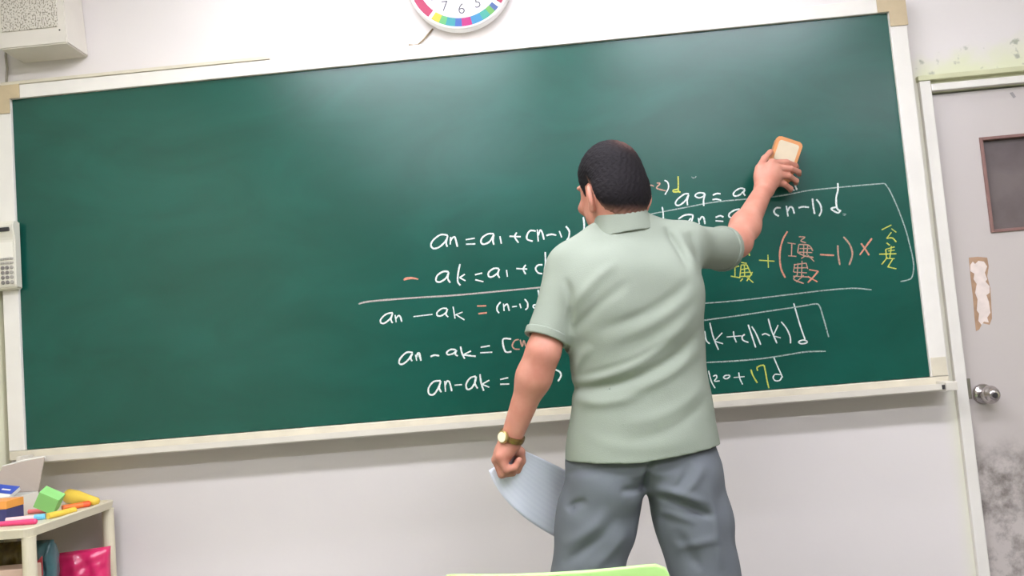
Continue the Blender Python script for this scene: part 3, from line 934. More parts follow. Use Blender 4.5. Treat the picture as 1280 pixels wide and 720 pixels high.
# orange and navy box in front
p = WZ(31, 651, TOP)
p[0] -= 0.055
ob = empty('orange_box', (-1.49, p[1] + 0.03, TOP), 'orange-topped navy box at the left end of the shelf', 'box')
adopt(obj('box_body', BX(XL + 0.010, p[0], p[1], p[1] + 0.085, TOP + 0.0005, TOP + 0.038, bev=0.001), NAV), ob)
adopt(obj('box_lid', BX(XL + 0.009, p[0] + 0.001, p[1] - 0.001, p[1] + 0.086, TOP + 0.0382, TOP + 0.062, bev=0.002), OCA), ob)['label'] = 'orange lid'
# green note block, tilted
p = W(62, 632, -0.23)
slab('note_block', (p[0], p[1], TOP + 0.044), (0.062, 0.045, 0.055), (20, 30, 14), GRN, 'light green note block on the shelf top', 'note block', 0.001)
# yellow bottle lying on its side
p = W(103, 622, -0.07)
bt = empty('yellow_tube', (p[0], p[1], TOP), 'stubby yellow tube lying near the wall on the shelf', 'tube')
bm = bmesh.new()
a = Vector(W(86, 620, -0.05)); b_ = Vector(W(121, 631, -0.10))
a.z = max(a.z, TOP + 0.028); b_.z = TOP + 0.013
dirv = (b_ - a)
tube(bm, [a - dirv.normalized() * .004, a, a + dirv * .3, a + dirv * .7, b_, b_ + dirv.normalized() * .004], [0.019, 0.023, 0.0225, 0.016, 0.0125, 0.009], 20)
adopt(obj('body', bm, YEL, smooth=True), bt)
bm = bmesh.new()
tube(bm, [a - dirv.normalized() * .0045 , a - dirv.normalized() * .014], [0.014, 0.012], 14)
adopt(obj('cap', bm, mat('tube_cap', (206, 180, 110), 0.5)), bt)
# pens and strips lying along the right rim
def pen(name, p0, p1, r, m, label, capm=None, z=None):
    a, b = Vector(WZ(*p0, TOP)), Vector(WZ(*p1, TOP))
    z = (TOP + r * 1.02) if z is None else z
    a.z = b.z = z
    t = empty(name, ((a.x + b.x) / 2, (a.y + b.y) / 2, z - r), label, 'pen')
    d = (b - a).normalized()
    bm = bmesh.new()
    tube(bm, [a, a + (b - a) * 0.72], r, 12)
    adopt(obj('barrel', bm, m), t)
    bm = bmesh.new()
    tube(bm, [a + (b - a) * 0.7205, b - d * .004, b], [r * 1.08, r * 1.08, r * .7], 12)
    adopt(obj('pen_cap', bm, capm or m), t)
pen('marker_pen', (78, 639), (113, 633), 0.009, ORA, 'orange marker pen beside the yellow tube on the shelf', mat('red_orange', (232, 90, 44), 0.45))
pen('marker_pen', (60, 649), (95, 641), 0.009, YEL, 'yellow marker pen along the right rim of the shelf')
pen('marker_pen', (8, 654), (57, 649), 0.008, mat('pale_pink', (232, 190, 190), 0.5), 'pale pink pen with light blue cap on the shelf front', LBL)
pen('marker_pen', (-20, 660), (46, 655), 0.0075, PINK, 'bright pink pen along the front rim of the shelf')
pen('marker_pen', (30, 643), (58, 641), 0.007, mat('rose', (230, 120, 120), 0.5), 'short rose-coloured pen behind the pale pink pen')
# lower tier: snack bags
def pouch(name, c, size, rz, m, label, puff=0.5, seed=1, tilt=0):
    rs = np.random.default_rng(seed)
    bm = bmesh.new()
    n = 14
    grid = {}
    for side in (1, -1):
        for i in range(n + 1):
            for j in range(n + 1):
                u, v = i / n * 2 - 1, j / n * 2 - 1
                e = (1 - u ** 4) * (1 - v ** 4)
                if e < 1e-6 and side < 0:
                    grid[(side, i, j)] = grid[(1, i, j)]
                    continue
                wr = 0.16 * math.sin(9 * u + 3 * v + seed) + 0.14 * math.sin(14 * v - 5 * u + seed * 2) + 0.09 * rs.normal()
                y = side * size[1] * puff * (e ** 0.6) * (1 + wr)
                grid[(side, i, j)] = bm.verts.new((u * size[0] / 2 * (1 - .05 * (1 - v * v)), y, (v + 1) * size[2] / 2))
    for side in (1, -1):
        for i in range(n):
            for j in range(n):
                vs = [grid[(side, i, j)], grid[(side, i + 1, j)], grid[(side, i + 1, j + 1)], grid[(side, i, j + 1)]]
                bm.faces.new(vs if side < 0 else vs[::-1])
    bmesh.ops.recalc_face_normals(bm, faces=bm.faces)
    o = obj(name, bm, m, smooth=True)
    o.location = c
    o.rotation_euler = (math.radians(tilt), 0, math.radians(rz))
    return o
T2 = 0.5165
M['pink_foil'] = mat('pink_foil', (214, 40, 100), 0.25, 0.6, var=0.1, scale=20, coat=0.3)
pc = W(105, 705, -0.12)
ht = W(105, 687, -0.12)[2] - T2
tag(pouch('pink_bag', (pc[0], -0.12, T2), (0.16, 0.05, ht), 22, M['pink_foil'], '', 0.5, 3), 'crinkled shiny pink bag on the second tier of the shelf', 'bag')
M['teal_pack'] = mat('teal_pack', (54, 78, 84), 0.35, 0.5, rgb2=(62, 104, 108), scale=16, coat=0.2)
pc = W(56, 692, -0.30)
hh = W(56, 675, -0.30)[2] - T2
t = pouch('snack_pack', (pc[0], -0.30, T2), (0.066, 0.07, hh), -8, M['teal_pack'], '', 0.5, 5)
tag(t, 'dark teal snack pack with red band behind the front post', 'snack pack')
bm = bmesh.new()
prism(bm, [(-0.026, 0.40 * hh), (0.026, 0.60 * hh), (0.026, 0.84 * hh), (-0.026, 0.62 * hh)], 0.002, FACE.copy())
o = obj('red_band', bm, mat('pack_red', (190, 70, 76), 0.4, var=0.1, scale=30), t)
o.location = (0, -0.042, 0)
pc = W(18, 690, -0.30)
hh = W(18, 677, -0.30)[2] - T2
tag(pouch('snack_pack', (pc[0], -0.30, T2), (0.10, 0.05, hh), 5, mat('olive_pack', (120, 104, 40), 0.35, 0.5, rgb2=(60, 48, 26), scale=22), '', 0.5, 9), 'olive and brown snack pack at the left of the second tier', 'snack pack')
pc = W(34, 714, -0.40)
hh = W(34, 708, -0.40)[2] - T2
o = slab('low_carton', (-1.36, -0.40, T2 + hh / 2 + .0006), (0.24, 0.08, hh), (0, 0, 2), mat('pinkish_card', (206, 178, 156), 0.7, var=0.06), 'low pinkish cardboard carton at the front of the second tier', 'box', 0.003)

# ------------------------------------------------------------------ green plastic chair in the foreground
M['chair'] = mat('green_chair_plastic', (176, 222, 132), 0.4, 0.4, var=0.03, scale=5)
M['chair_leg'] = mat('chair_tube', (120, 122, 124), 0.35, 0.5, metal=0.6)
chx, chy = 0.266, -1.40
ch = empty('plastic_chair', (chx, chy, 0), 'light green plastic chair with its backrest top at the bottom edge', 'chair')
ch.rotation_euler = (0, 0, math.radians(-5))
bm = bmesh.new()
n, mrows = 16, 8
zt, zb = 0.8235, 0.55
G = []
for s in (0, 1):
    rows = []
    for j in range(mrows + 1):
        v = j / mrows
        row = []
        for i in range(n + 1):
            u = i / n * 2 - 1
            rr = 0.03
            zz = zb + (zt - zb) * v
            xx = u * 0.20
            if v == 1 or j == mrows:
                pass
            bow = 0.035 * (1 - u * u)
            row.append(bm.verts.new((xx, -0.0 - bow + (0.012 if s else 0.0) + 0.03 * (1 - v), zz)))
        rows.append(row)
    G.append(rows)
# round the upper corners
def corner(v):
    r = 0.035
    cx_ = 0.20 - r; cz_ = zt - r
    ax = abs(v.co.x)
    if ax > cx_ and v.co.z > cz_:
        d = Vector((ax - cx_, v.co.z - cz_))
        mx = max(d.x, d.y)
        if d.length > 1e-6:
            d = d * (mx / d.length)
        v.co.x = math.copysign(cx_ + d.x, v.co.x); v.co.z = cz_ + d.y
for rows in G:
    for row in rows:
        for v in row:
            corner(v)
for j in range(mrows):
    for i in range(n):
        bm.faces.new((G[0][j][i], G[0][j][i + 1], G[0][j + 1][i + 1], G[0][j + 1][i]))
        bm.faces.new((G[1][j][i], G[1][j + 1][i], G[1][j + 1][i + 1], G[1][j][i + 1]))
for i in range(n):
    bm.faces.new((G[0][0][i], G[1][0][i], G[1][0][i + 1], G[0][0][i + 1]))
    bm.faces.new((G[0][mrows][i], G[0][mrows][i + 1], G[1][mrows][i + 1], G[1][mrows][i]))
for j in range(mrows):
    bm.faces.new((G[0][j][0], G[0][j + 1][0], G[1][j + 1][0], G[1][j][0]))
    bm.faces.new((G[0][j][n], G[1][j][n], G[1][j + 1][n], G[0][j + 1][n]))
bmesh.ops.recalc_face_normals(bm, faces=bm.faces)
back = obj('backrest', bm, M['chair'], ch, smooth=True)
md = back.modifiers.new('bevel', 'BEVEL'); md.width = 0.004; md.segments = 3; md.limit_method = 'ANGLE'; md.angle_limit = math.radians(50)
bm = bmesh.new()
prism(bm, rounded(0.40, 0.40, 0.05), 0.016, Matrix.Translation((0, 0.235, 0.43)))
bmesh.ops.bevel(bm, geom=[e for e in bm.edges if abs(e.verts[0].co.z - e.verts[1].co.z) < 1e-4], offset=0.005, segments=2, affect='EDGES')
obj('seat', bm, M['chair'], ch)
for sx in (-1, 1):
    bm = bmesh.new()
    tube(bm, [(sx * 0.165, 0.055, 0.0), (sx * 0.165, 0.06, 0.42), (sx * 0.165, 0.045, 0.5), (sx * 0.165, 0.029, 0.70)], 0.011, 12)
    obj('leg', bm, M['chair_leg'], ch, smooth=True)
    bm = bmesh.new()
    tube(bm, [(sx * 0.165, 0.42, 0.0), (sx * 0.165, 0.40, 0.429)], 0.011, 12)
    obj('leg', bm, M['chair_leg'], ch, smooth=True)
    bm = bmesh.new()
    tube(bm, [(sx * 0.165, 0.06, 0.418), (sx * 0.165, 0.40, 0.418)], 0.010, 10)
    obj('side_rail', bm, M['chair_leg'], ch, smooth=True)

# ------------------------------------------------------------------ signed distance modelling for the person
def cap(a, b, r1, r2, k=0.02):
    a, b = np.array(a, float), np.array(b, float)
    ba = b - a
    l2 = ba @ ba
    def f(P):
        pa = P - a
        t = np.clip(pa @ ba / l2, 0, 1)
        return np.linalg.norm(pa - t[:, None] * ba, axis=1) - (r1 + (r2 - r1) * t)
    return (f, k)

def ell(c, r, rot=None, k=0.02):
    c, r = np.array(c, float), np.array(r, float)
    M3 = np.eye(3) if rot is None else np.array(rot, float)          # rows are the local axes
    def f(P):
        q = (P - c) @ M3.T
        k0 = np.linalg.norm(q / r, axis=1)
        k1 = np.linalg.norm(q / (r * r), axis=1) + 1e-9
        return k0 * (k0 - 1) / k1
    return (f, k)

def loft(secs, k=0.02, grow=0.0, power=2.0):
    """secs: (z, cx, cy, half width, half depth, yaw) sorted by z"""
    S = np.array(smoothline([tuple(q) for q in sorted(secs)], 6), float)
    def f(P):
        z = np.clip(P[:, 2], S[0, 0], S[-1, 0])
        cx, cy, a, b, yw = [np.interp(z, S[:, 0], S[:, i]) for i in range(1, 6)]
        a = a + grow; b = b + grow
        dx, dy = P[:, 0] - cx, P[:, 1] - cy
        c, s = np.cos(yw), np.sin(yw)
        u, v = dx * c + dy * s, -dx * s + dy * c
        qa, qb = np.abs(u / a), np.abs(v / b)
        k0 = (qa ** power + qb ** power) ** (1 / power) + 1e-9
        k1 = np.sqrt((u / (a * a)) ** 2 + (v / (b * b)) ** 2) + 1e-9
        k0e = np.sqrt(qa ** 2 + qb ** 2)
        d = k0e * (k0 - 1) / k1
        dz = np.maximum(S[0, 0] - P[:, 2], P[:, 2] - S[-1, 0]) - grow
        return np.where(dz > 0, np.sqrt(np.maximum(d, 0) ** 2 + dz ** 2) + np.minimum(d, 0) * 0, np.maximum(d, dz))
    return (f, k)

def smin(a, b, k):
    h = np.maximum(k - np.abs(a - b), 0) / k
    return np.minimum(a, b) - h * h * k * 0.25

class Field:
    def __init__(self, prims, post=None):
        self.prims, self.post = prims, post
    def raw(self, P, idx=None):
        d = None
        for i in (range(len(self.prims)) if idx is None else idx):
            f, k = self.prims[i]
            v = f(P)
            d = v if d is None else smin(d, v, k)
        return d
    def __call__(self, P, idx=None):
        d = self.raw(P, idx)
        return self.post(P, d) if self.post else d

def polygonize(field, lo, hi, h, name):
    """naive surface nets on sparse 12^3 blocks"""
    lo, hi = np.array(lo, float), np.array(hi, float)
    nb = 12
    B = nb * h
    cnt = np.ceil((hi - lo) / B).astype(int)
    ii = np.stack(np.meshgrid(*[np.arange(c) for c in cnt], indexing='ij'), -1).reshape(-1, 3)
    C = lo + (ii + 0.5) * B
    rad = B * 0.5 * math.sqrt(3)
    D = np.stack([f(C) for f, k in field.prims])
    d0 = field(C)
    keep = np.where(np.abs(d0) < rad * 1.7 + 0.02)[0]
    dm = D.min(axis=0)
    n1 = nb + 1
    loc = np.stack(np.meshgrid(*[np.arange(n1)] * 3, indexing='ij'), -1).reshape(-1, 3)
    NX = (cnt + 2) * nb + 4
    def key(c):
        return (c[..., 0] * NX[1] + c[..., 1]) * NX[2] + c[..., 2]
    corners = np.array([[i, j, k] for i in (0, 1) for j in (0, 1) for k in (0, 1)])
    edges = [(a, b) for a in range(8) for b in range(a + 1, 8) if np.abs(corners[a] - corners[b]).sum() == 1]
    keys, pos, quads = [], [], []
    for bi in keep:
        base = ii[bi] * nb
        P = lo + (base + loc) * h
        act = np.where(D[:, bi] < dm[bi] + 2.6 * rad + 0.04)[0]
        d = field(P, act).reshape(n1, n1, n1)
        neg = d < 0
        if neg.all() or not neg.any():
            continue
        cv = np.stack([d[a:a + nb, b:b + nb, c:c + nb] for a, b, c in corners], -1).reshape(-1, 8)
        sg = cv < 0
        cells = np.where(sg.any(1) & ~sg.all(1))[0]
        cv = cv[cells]; sgc = sg[cells]
        acc = np.zeros((len(cells), 3)); num = np.zeros(len(cells))
        for a, b in edges:
            cr = sgc[:, a] != sgc[:, b]
            t = np.where(cr, cv[:, a] / np.where(cr, cv[:, a] - cv[:, b], 1), 0)
            acc += np.where(cr[:, None], corners[a] + t[:, None] * (corners[b] - corners[a]), 0)
            num += cr
        ijk = np.stack(np.unravel_index(cells, (nb, nb, nb)), -1)
        keys.append(key(base + ijk + 1))
        pos.append(lo + (base + ijk + acc / num[:, None]) * h)
        for ax in range(3):
            sl0 = [slice(0, nb)] * 3
            sl1 = list(sl0); sl1[ax] = slice(1, nb + 1)
            s0, s1 = neg[tuple(sl0)], neg[tuple(sl1)]
            e = np.argwhere(s0 != s1)
            if not len(e):
                continue
            fl = s0[tuple(e.T)]
            u, v = (ax + 1) % 3, (ax + 2) % 3
            c0 = base + e + 1
            du = np.zeros(3, int); du[u] = 1
            dv = np.zeros(3, int); dv[v] = 1
            q_ = np.stack([key(c0), key(c0 - du), key(c0 - du - dv), key(c0 - dv)], 1)
            q_[~fl] = q_[~fl][:, ::-1]
            quads.append(q_)
    keys = np.concatenate(keys); pos = np.concatenate(pos); quads = np.concatenate(quads)
    o = np.argsort(keys)
    ks = keys[o]
    idx = np.searchsorted(ks, quads)
    idx = np.clip(idx, 0, len(ks) - 1)
    ok = (ks[idx] == quads).all(1)
    faces = o[idx[ok]]
    me = bpy.data.meshes.new(name)
    nf = len(faces)
    me.vertices.add(len(pos)); me.loops.add(nf * 4); me.polygons.add(nf)
    me.vertices.foreach_set('co', pos.astype(np.float32).ravel())
    me.loops.foreach_set('vertex_index', faces.astype(np.int32).ravel())
    me.polygons.foreach_set('loop_start', np.arange(nf, dtype=np.int32) * 4)
    me.polygons.foreach_set('loop_total', np.full(nf, 4, np.int32))
    me.update(calc_edges=True)
    me.validate()
    return me

def sstep(x, a, b):
    t = np.clip((x - a) / (b - a), 0, 1)
    return t * t * (3 - 2 * t)

def unit(v):
    v = np.array(v, float)
    return v / np.linalg.norm(v)

def foldset(folds, Yref):
    """folds: (pixel polyline, amplitude, width); ridges > 0, creases < 0; measured in the XZ plane on the side towards the room"""
    out = []
    for pl, amp, wid in folds:
        pts = np.array([W(x, y, Yref) for x, y in smoothline(pl, 4)])[:, [0, 2]]
        out.append((pts, amp, wid))
    def f(P, ysplit):
        Q = P[:, [0, 2]]
        tot = np.zeros(len(P))
        lo, hi = Q.min(0), Q.max(0)
        for pts, amp, wid in out:
            m_ = 3 * wid
            if (pts.max(0) < lo - m_).any() or (pts.min(0) > hi + m_).any():
                continue
            best = np.full(len(P), 9.0); tt = np.zeros(len(P))
            n = len(pts) - 1
            for i in range(n):
                a, b = pts[i], pts[i + 1]
                ab = b - a
                t = np.clip((Q - a) @ ab / (ab @ ab + 1e-12), 0, 1)
                d = np.linalg.norm(Q - a - t[:, None] * ab, axis=1)
                m2 = d < best
                best = np.where(m2, d, best)
                tt = np.where(m2, (i + t) / n, tt)
            fade = sstep(tt, 0.0, 0.35) * sstep(1 - tt, 0.0, 0.35)
            tot += amp * fade * np.exp(-(best / wid) ** 2)
        return tot * (1 - sstep(P[:, 1], ysplit - 0.03, ysplit + 0.03))
    return f

# ---- landmarks (photo pixel + depth in front of the board)
PY = -0.60
def sec(py, xl, xr, cy, b, yaw, dz=0.0):
    l, r = W(xl, py, cy), W(xr, py, cy)
    return ((l[2] + r[2]) / 2 + dz, (l[0] + r[0]) / 2, cy, (r[0] - l[0]) / 2, b, math.radians(yaw))
TORSO = [sec(612, 703, 905, -.605, .142, 2), sec(572, 705, 901, -.604, .140, 2), sec(530, 709, 895, -.602, .132, 3), sec(490, 715, 888, -.600, .122, 4),
         sec(460, 713, 884, -.600, .120, 5), sec(420, 709, 881, -.600, .126, 7), sec(380, 706, 880, -.598, .130, 9),
         sec(345, 705, 876, -.594, .126, 10), sec(318, 714, 862, -.588, .108, 11), sec(300, 730, 842, -.584, .086, 11),
         sec(286, 745, 822, -.580, .070, 11), sec(272, 752, 808, -.575, .060, 10)]
shL, shR = W(711, 334, -.625), W(856, 308, -.545)
elL, elR = W(679, 440, -.675), W(921, 303, -.315)
wrL, wrR = W(639, 548, -.615), W(954, 239, -.118)
neck0 = W(779, 284, -.585)
hip_c = W(803, 596, -.60)

# head frame: turned to the left and bent forward
HC = W(762, 231, -.555)
HS = 1.05
th = math.radians(24)
hf = unit((-math.sin(th), math.cos(th), -0.22))
hr = unit(np.cross(hf, (0.03, 0, 1)))
hu = np.cross(hr, hf)
HM = np.stack([hr, hf, hu])                       # rows: right, forward, up
def hp(x, y, z): return HC + (hr * x + hf * y + hu * z) * HS
def hell(c, r, k=0.015): return ell(hp(*c), np.array(r) * HS, HM, k)
def hcap(a, b, r1, r2, k=0.012): return cap(hp(*a), hp(*b), r1, r2, k)

HEAD_NOEAR = [hell((0, -.010, .010), (.074, .089, .092)), hell((0, .042, -.034), (.055, .052, .082), .03),
              hell((.028, .018, -.072), (.030, .046, .042), .03), hell((-.028, .018, -.072), (.030, .046, .042), .03),
              hcap((0, .06, -.090), (0, .075, -.098), .030, .024, .02), hell((0, .082, .026), (.052, .018, .012), .015),
              hell((.034, .074, -.034), (.026, .022, .018), .02), hell((-.034, .074, -.034), (.026, .022, .018), .02),
              hell((0, -.052, -.045), (.066, .045, .060), .03)]
NECK = [cap(hp(0, -.030, -.055), neck0 + np.array([0, 0, -.03]), .059, .062, .035)]
FACE_BITS = [hcap((0, .096, .008), (0, .113, -.034), .008, .012, .012), hell((.011, .104, -.038), (.008, .009, .007), k=.006), hell((-.011, .104, -.038), (.008, .009, .007), k=.006),
             hell((0, .097, -.062), (.022, .010, .006), k=.006), hell((0, .096, -.071), (.020, .010, .007), k=.005)]
EARS = []
for s in (-1, 1):
    e_f = unit(hf * 0.80 + hr * s * -0.52)
    e_r = unit(np.cross(e_f, hu)) * 1.0
    rot = np.stack([e_r, e_f, hu])
    EARS += [ell(hp(s * .0745, -.028, -.048), (.010, .024, .034), rot, .006), ell(hp(s * .0735, -.022, -.074), (.009, .013, .014), rot, .006)]

SHL_, SHR_ = shL, shR
ARMS = [cap(shL, elL, .046, .037, .03), cap(elL, elL + (wrL - elL) * .28, .037, .0395, .035), cap(elL + (wrL - elL) * .28, wrL, .0395, .0275, .035),
        cap(shR, elR, .048, .040, .03), cap(elR, elR + (wrR - elR) * .3, .038, .040, .035), cap(elR + (wrR - elR) * .3, wrR, .040, .029, .035)]

# right hand laid over the board eraser
def hand(pal0, rpal, fingers, thumb, kk=.012):
    out = []
    for f in fingers:
        mcp = W(*f[0])
        out.append(cap(pal0, mcp, rpal, .0125, kk))
    for f in fingers:
        pts = [W(*p) for p in f]
        for i in range(len(pts) - 1):
            out.append(cap(pts[i], pts[i + 1], .0105 - .0008 * i, .0102 - .0012 * i, .004))
    tp_ = [W(*p) for p in thumb]
    for i in range(len(tp_) - 1):
        out.append(cap(tp_[i], tp_[i + 1], .0165 - .003 * i, .0135 - .002 * i, .008 if i == 0 else .004))
    return out
RH = hand(wrR + (W(960, 228, -.105) - wrR) * 0.3, .027,
          [[(965, 203, -.100), (983, 203, -.086), (994, 207, -.064), (996, 209, -.042)],
           [(971, 210, -.104), (988, 211, -.090), (998, 215, -.066), (999, 218, -.042)],
           [(972, 219, -.104), (986, 220, -.091), (995, 226, -.066), (995, 229, -.042)],
           [(968, 228, -.100), (980, 230, -.088), (988, 236, -.064), (988, 238, -.042)]],
          [(952, 226, -.105), (950, 210, -.092), (956, 198, -.070), (963, 190, -.054)])
RH += [ell(W(959, 221, -.100), (.041, .019, .040), None, .02)]

# the left hand closed on the sheet
LH = hand(wrL + (W(634, 562, -.605) - wrL) * 0.45, .024,
          [[(621, 573, -.575), (628, 590, -.565), (641, 588, -.560), (646, 577, -.570)],
           [(620, 575, -.596), (627, 593, -.590), (641, 591, -.585), (647, 579, -.592)],
           [(621, 574, -.617), (629, 592, -.614), (642, 589, -.609), (648, 577, -.614)],
           [(625, 571, -.636), (633, 587, -.634), (644, 584, -.630), (649, 575, -.632)]],
          [(638, 560, -.588), (650, 565, -.572), (652, 576, -.562), (647, 588, -.556)])
LH += [ell(W(630, 567, -.607), (.021, .036, .026), None, .015)]

# legs: wide stance
hipL, hipR = W(757, 600, -.60), W(853, 592, -.60)
dL, dR = W(737, 705, -.60) - hipL, W(879, 705, -.60) - hipR
def down(h, d, z): return h + d * ((z - h[2]) / d[2])
knL, knR = down(hipL, dL, .47), down(hipR, dR, .47)
anL, anR = knL + np.array([-.03, -.02, -.39]), knR + np.array([.04, -.02, -.39])
LEGS = [cap(hipL, knL, .074, .055, .03), cap(knL, anL, .055, .04, .02), cap(hipR, knR, .074, .055, .03), cap(knR, anR, .055, .04, .02)]
BODY = [loft(TORSO[2:], .03, -.032)] + [ell(hip_c + np.array([0, 0, .06]), (.155, .08, .09), None, .03)] + HEAD_NOEAR + NECK + FACE_BITS + EARS + ARMS + RH + LH + LEGS
for an in (anL, anR):
    BODY.append(cap(an + np.array([0, 0, -.03]), an + np.array([0, .12, -.045]), .036, .026, .02))

def body_post(P, d):
    q = (P - HC) @ HM.T
    near = np.linalg.norm(q, axis=1) < 0.14
    if near.any():
        for s in (-1, 1):          # eye sockets and ear bowls
            e = np.linalg.norm((q - np.array([s * .0315, .095, .0063])) / np.array([1.3, 1, .7]), axis=1) - .0105
            d = np.where(near, np.maximum(d, -e - 0.000), d)
            c = np.linalg.norm((q - np.array([s * .0925, -.022, -.048])) / np.array([1, .8, 1.35]), axis=1) - .0115
            d = np.where(near, np.maximum(d, -c), d)
    return d
body_me = polygonize(Field(BODY, body_post), (-0.05, -0.95, -0.02), (1.30, 0.02, 1.85), 0.0034, 'person')
person = obj('person', body_me, M['skin'], smooth=True)
tag(person, 'man in sage polo shirt and grey trousers seen from behind, wiping the blackboard', 'person')

# eyes
for s in (-1, 1):
    bm = bmesh.new()
    bmesh.ops.create_uvsphere(bm, u_segments=16, v_segments=10, radius=0.0115)
    bmesh.ops.translate(bm, verts=bm.verts, vec=Vector(hp(s * .030, .0735, .006)))
    eye = obj('eye', bm, mat('eye_white', (226, 220, 214), 0.3), person, smooth=True)
    bm = bmesh.new()
    bmesh.ops.create_uvsphere(bm, u_segments=12, v_segments=8, radius=0.0056)
    bmesh.ops.translate(bm, verts=bm.verts, vec=Vector(hp(s * .030, .0797, .006)))
    obj('iris', bm, mat('iris_brown', (52, 34, 24), 0.2), eye, smooth=True)

# hair: short crop, thin at the crown and faded at the nape
HLY = np.array([-.13, -.09, -.07, -.057, -.047, -.026, -.004, .012, .032, .066, .11])
HLZ = np.array([-.132, -.128, -.115, -.095, -.044, -.008, -.008, -.034, .030, .058, .066])
def hair_post(P, d):
    q = (P - HC) @ HM.T
    nz = 0.0012 * (np.sin(q[:, 0] * 420 + 3 * np.sin(q[:, 2] * 260)) * np.sin(q[:, 2] * 380 + q[:, 1] * 210))
    hl = np.interp(q[:, 1], HLY, HLZ)
    thick = 0.0015 + 0.0075 * sstep(q[:, 2] - hl, 0.0, 0.055)
    outer = d - thick - nz
    return np.maximum(np.maximum(outer, (hl - q[:, 2]) * 0.8), -(d + 0.006))
hair_me = polygonize(Field(HEAD_NOEAR + NECK, hair_post), HC - 0.15, HC + 0.15, 0.0026, 'hair')
at = hair_me.color_attributes.new('thin', 'FLOAT_COLOR', 'POINT')
co = np.empty(len(hair_me.vertices) * 3, np.float32)
hair_me.vertices.foreach_get('co', co)
q_ = (co.reshape(-1, 3) - HC) @ HM.T
hl_ = np.interp(q_[:, 1], HLY, HLZ)
thin = 0.75 * (1 - sstep(q_[:, 2] - hl_, 0.0, 0.035)) * (q_[:, 1] < -.03)
crown = hp(.018, -.062, .066)
thin = np.maximum(thin, 0.6 * np.exp(-(np.linalg.norm(co.reshape(-1, 3) - crown, axis=1) / .026) ** 2))
spot = hp(-.020, -.086, -.018)
thin = np.maximum(thin, 0.4 * np.exp(-(np.linalg.norm(co.reshape(-1, 3) - spot, axis=1) / .010) ** 2))
at.data.foreach_set('color', np.repeat(thin, 4).astype(np.float32))
hm = mat('dark_hair', (30, 27, 28), 0.75, 0.15, bump=0.5, bscale=320)
nt = hm.node_tree
an_ = nt.nodes.new('ShaderNodeAttribute'); an_.attribute_name = 'thin'
mx = nt.nodes.new('ShaderNodeMix'); mx.data_type = 'RGBA'
nt.links.new(an_.outputs['Fac'], mx.inputs[0])
mx.inputs[6].default_value = lin((27, 24, 26)); mx.inputs[7].default_value = lin((150, 108, 92))
nt.links.new(mx.outputs[2], nt.nodes['Principled BSDF'].inputs['Base Color'])
obj('hair', hair_me, hm, person, smooth=True)['label'] = 'short dark hair, thinner at the crown'

# ---- polo shirt
M['shirt'] = mat('sage_knit', (141, 149, 135), 0.85, 0.15, var=0.05, scale=5, bump=0.25, bscale=420)
slL1 = W(682, 424, -.668)
slR1 = W(904, 311, -.365)
axL, axR = unit(slL1 - shL), unit(slR1 - shR)
SHIRT = [loft(TORSO, .03, 0.0, 2.25), cap(shL, slL1 + axL * .05, .056, .050, .05), cap(shR, slR1 + axR * .05, .060, .060, .06),
         cap(W(746, 299, -.59), shL + np.array([0, 0, .0]), .043, .048, .04), cap(W(817, 292, -.575), shR + np.array([0, 0, .006]), .043, .052, .04),
         ell(W(752, 372, -.685), (.075, .045, .10), None, .05), ell(W(838, 368, -.66), (.075, .045, .10), None, .05)]
shirt_folds = foldset([
    ([(882, 372), (850, 410), (805, 445), (760, 468), (716, 482)], .010, .017),
    ([(884, 400), (850, 440), (805, 468), (760, 484), (720, 492)], -.009, .013),
    ([(884, 425), (850, 458), (805, 482), (745, 500)], .008, .015),
    ([(716, 474), (760, 462), (800, 446), (838, 420)], -.007, .010),
    ([(700, 488), (735, 486), (780, 474)], -.009, .013),
    ([(713, 497), (740, 503), (775, 500), (810, 490)], .008, .014),
    ([(880, 350), (845, 385), (800, 412), (745, 432)], .007, .018),
    ([(868, 345), (838, 372), (792, 398), (735, 415)], -.006, .014),
    ([(712, 392), (728, 368), (750, 345), (775, 325)], .007, .014),
    ([(714, 420), (732, 398), (760, 372), (790, 350)], -.006, .014),
    ([(836, 276), (842, 292), (852, 315), (862, 345)], -.009, .009),
    ([(850, 276), (858, 296), (868, 322), (876, 345)], .008, .012),
    ([(868, 282), (874, 300), (880, 325)], -.006, .010),
    ([(716, 470), (725, 450), (740, 430)], .006, .012),
    ([(888, 470), (860, 500), (820, 520), (770, 530)], .005, .016),
    ([(890, 495), (862, 520), (825, 540), (770, 552)], -.004, .014),
    ([(706, 345), (712, 365), (713, 390), (710, 420)], -.006, .009),
    ([(722, 540), (770, 556), (830, 556), (885, 540)], .003, .018),
], -.70)
hA, hB_, hC_ = W(704, 583, -.72), W(800, 579, -.73), W(902, 563, -.72)
def hem_z(P):
    return np.interp(P[:, 0], [hA[0], hB_[0], hC_[0]], [hA[2] + .004, hB_[2] + .001, hC_[2] + .004])
nk_ax = unit(np.array([-0.02, -0.10, 1.0]))
nk_c = neck0 + np.array([0.0, -.005, .012])
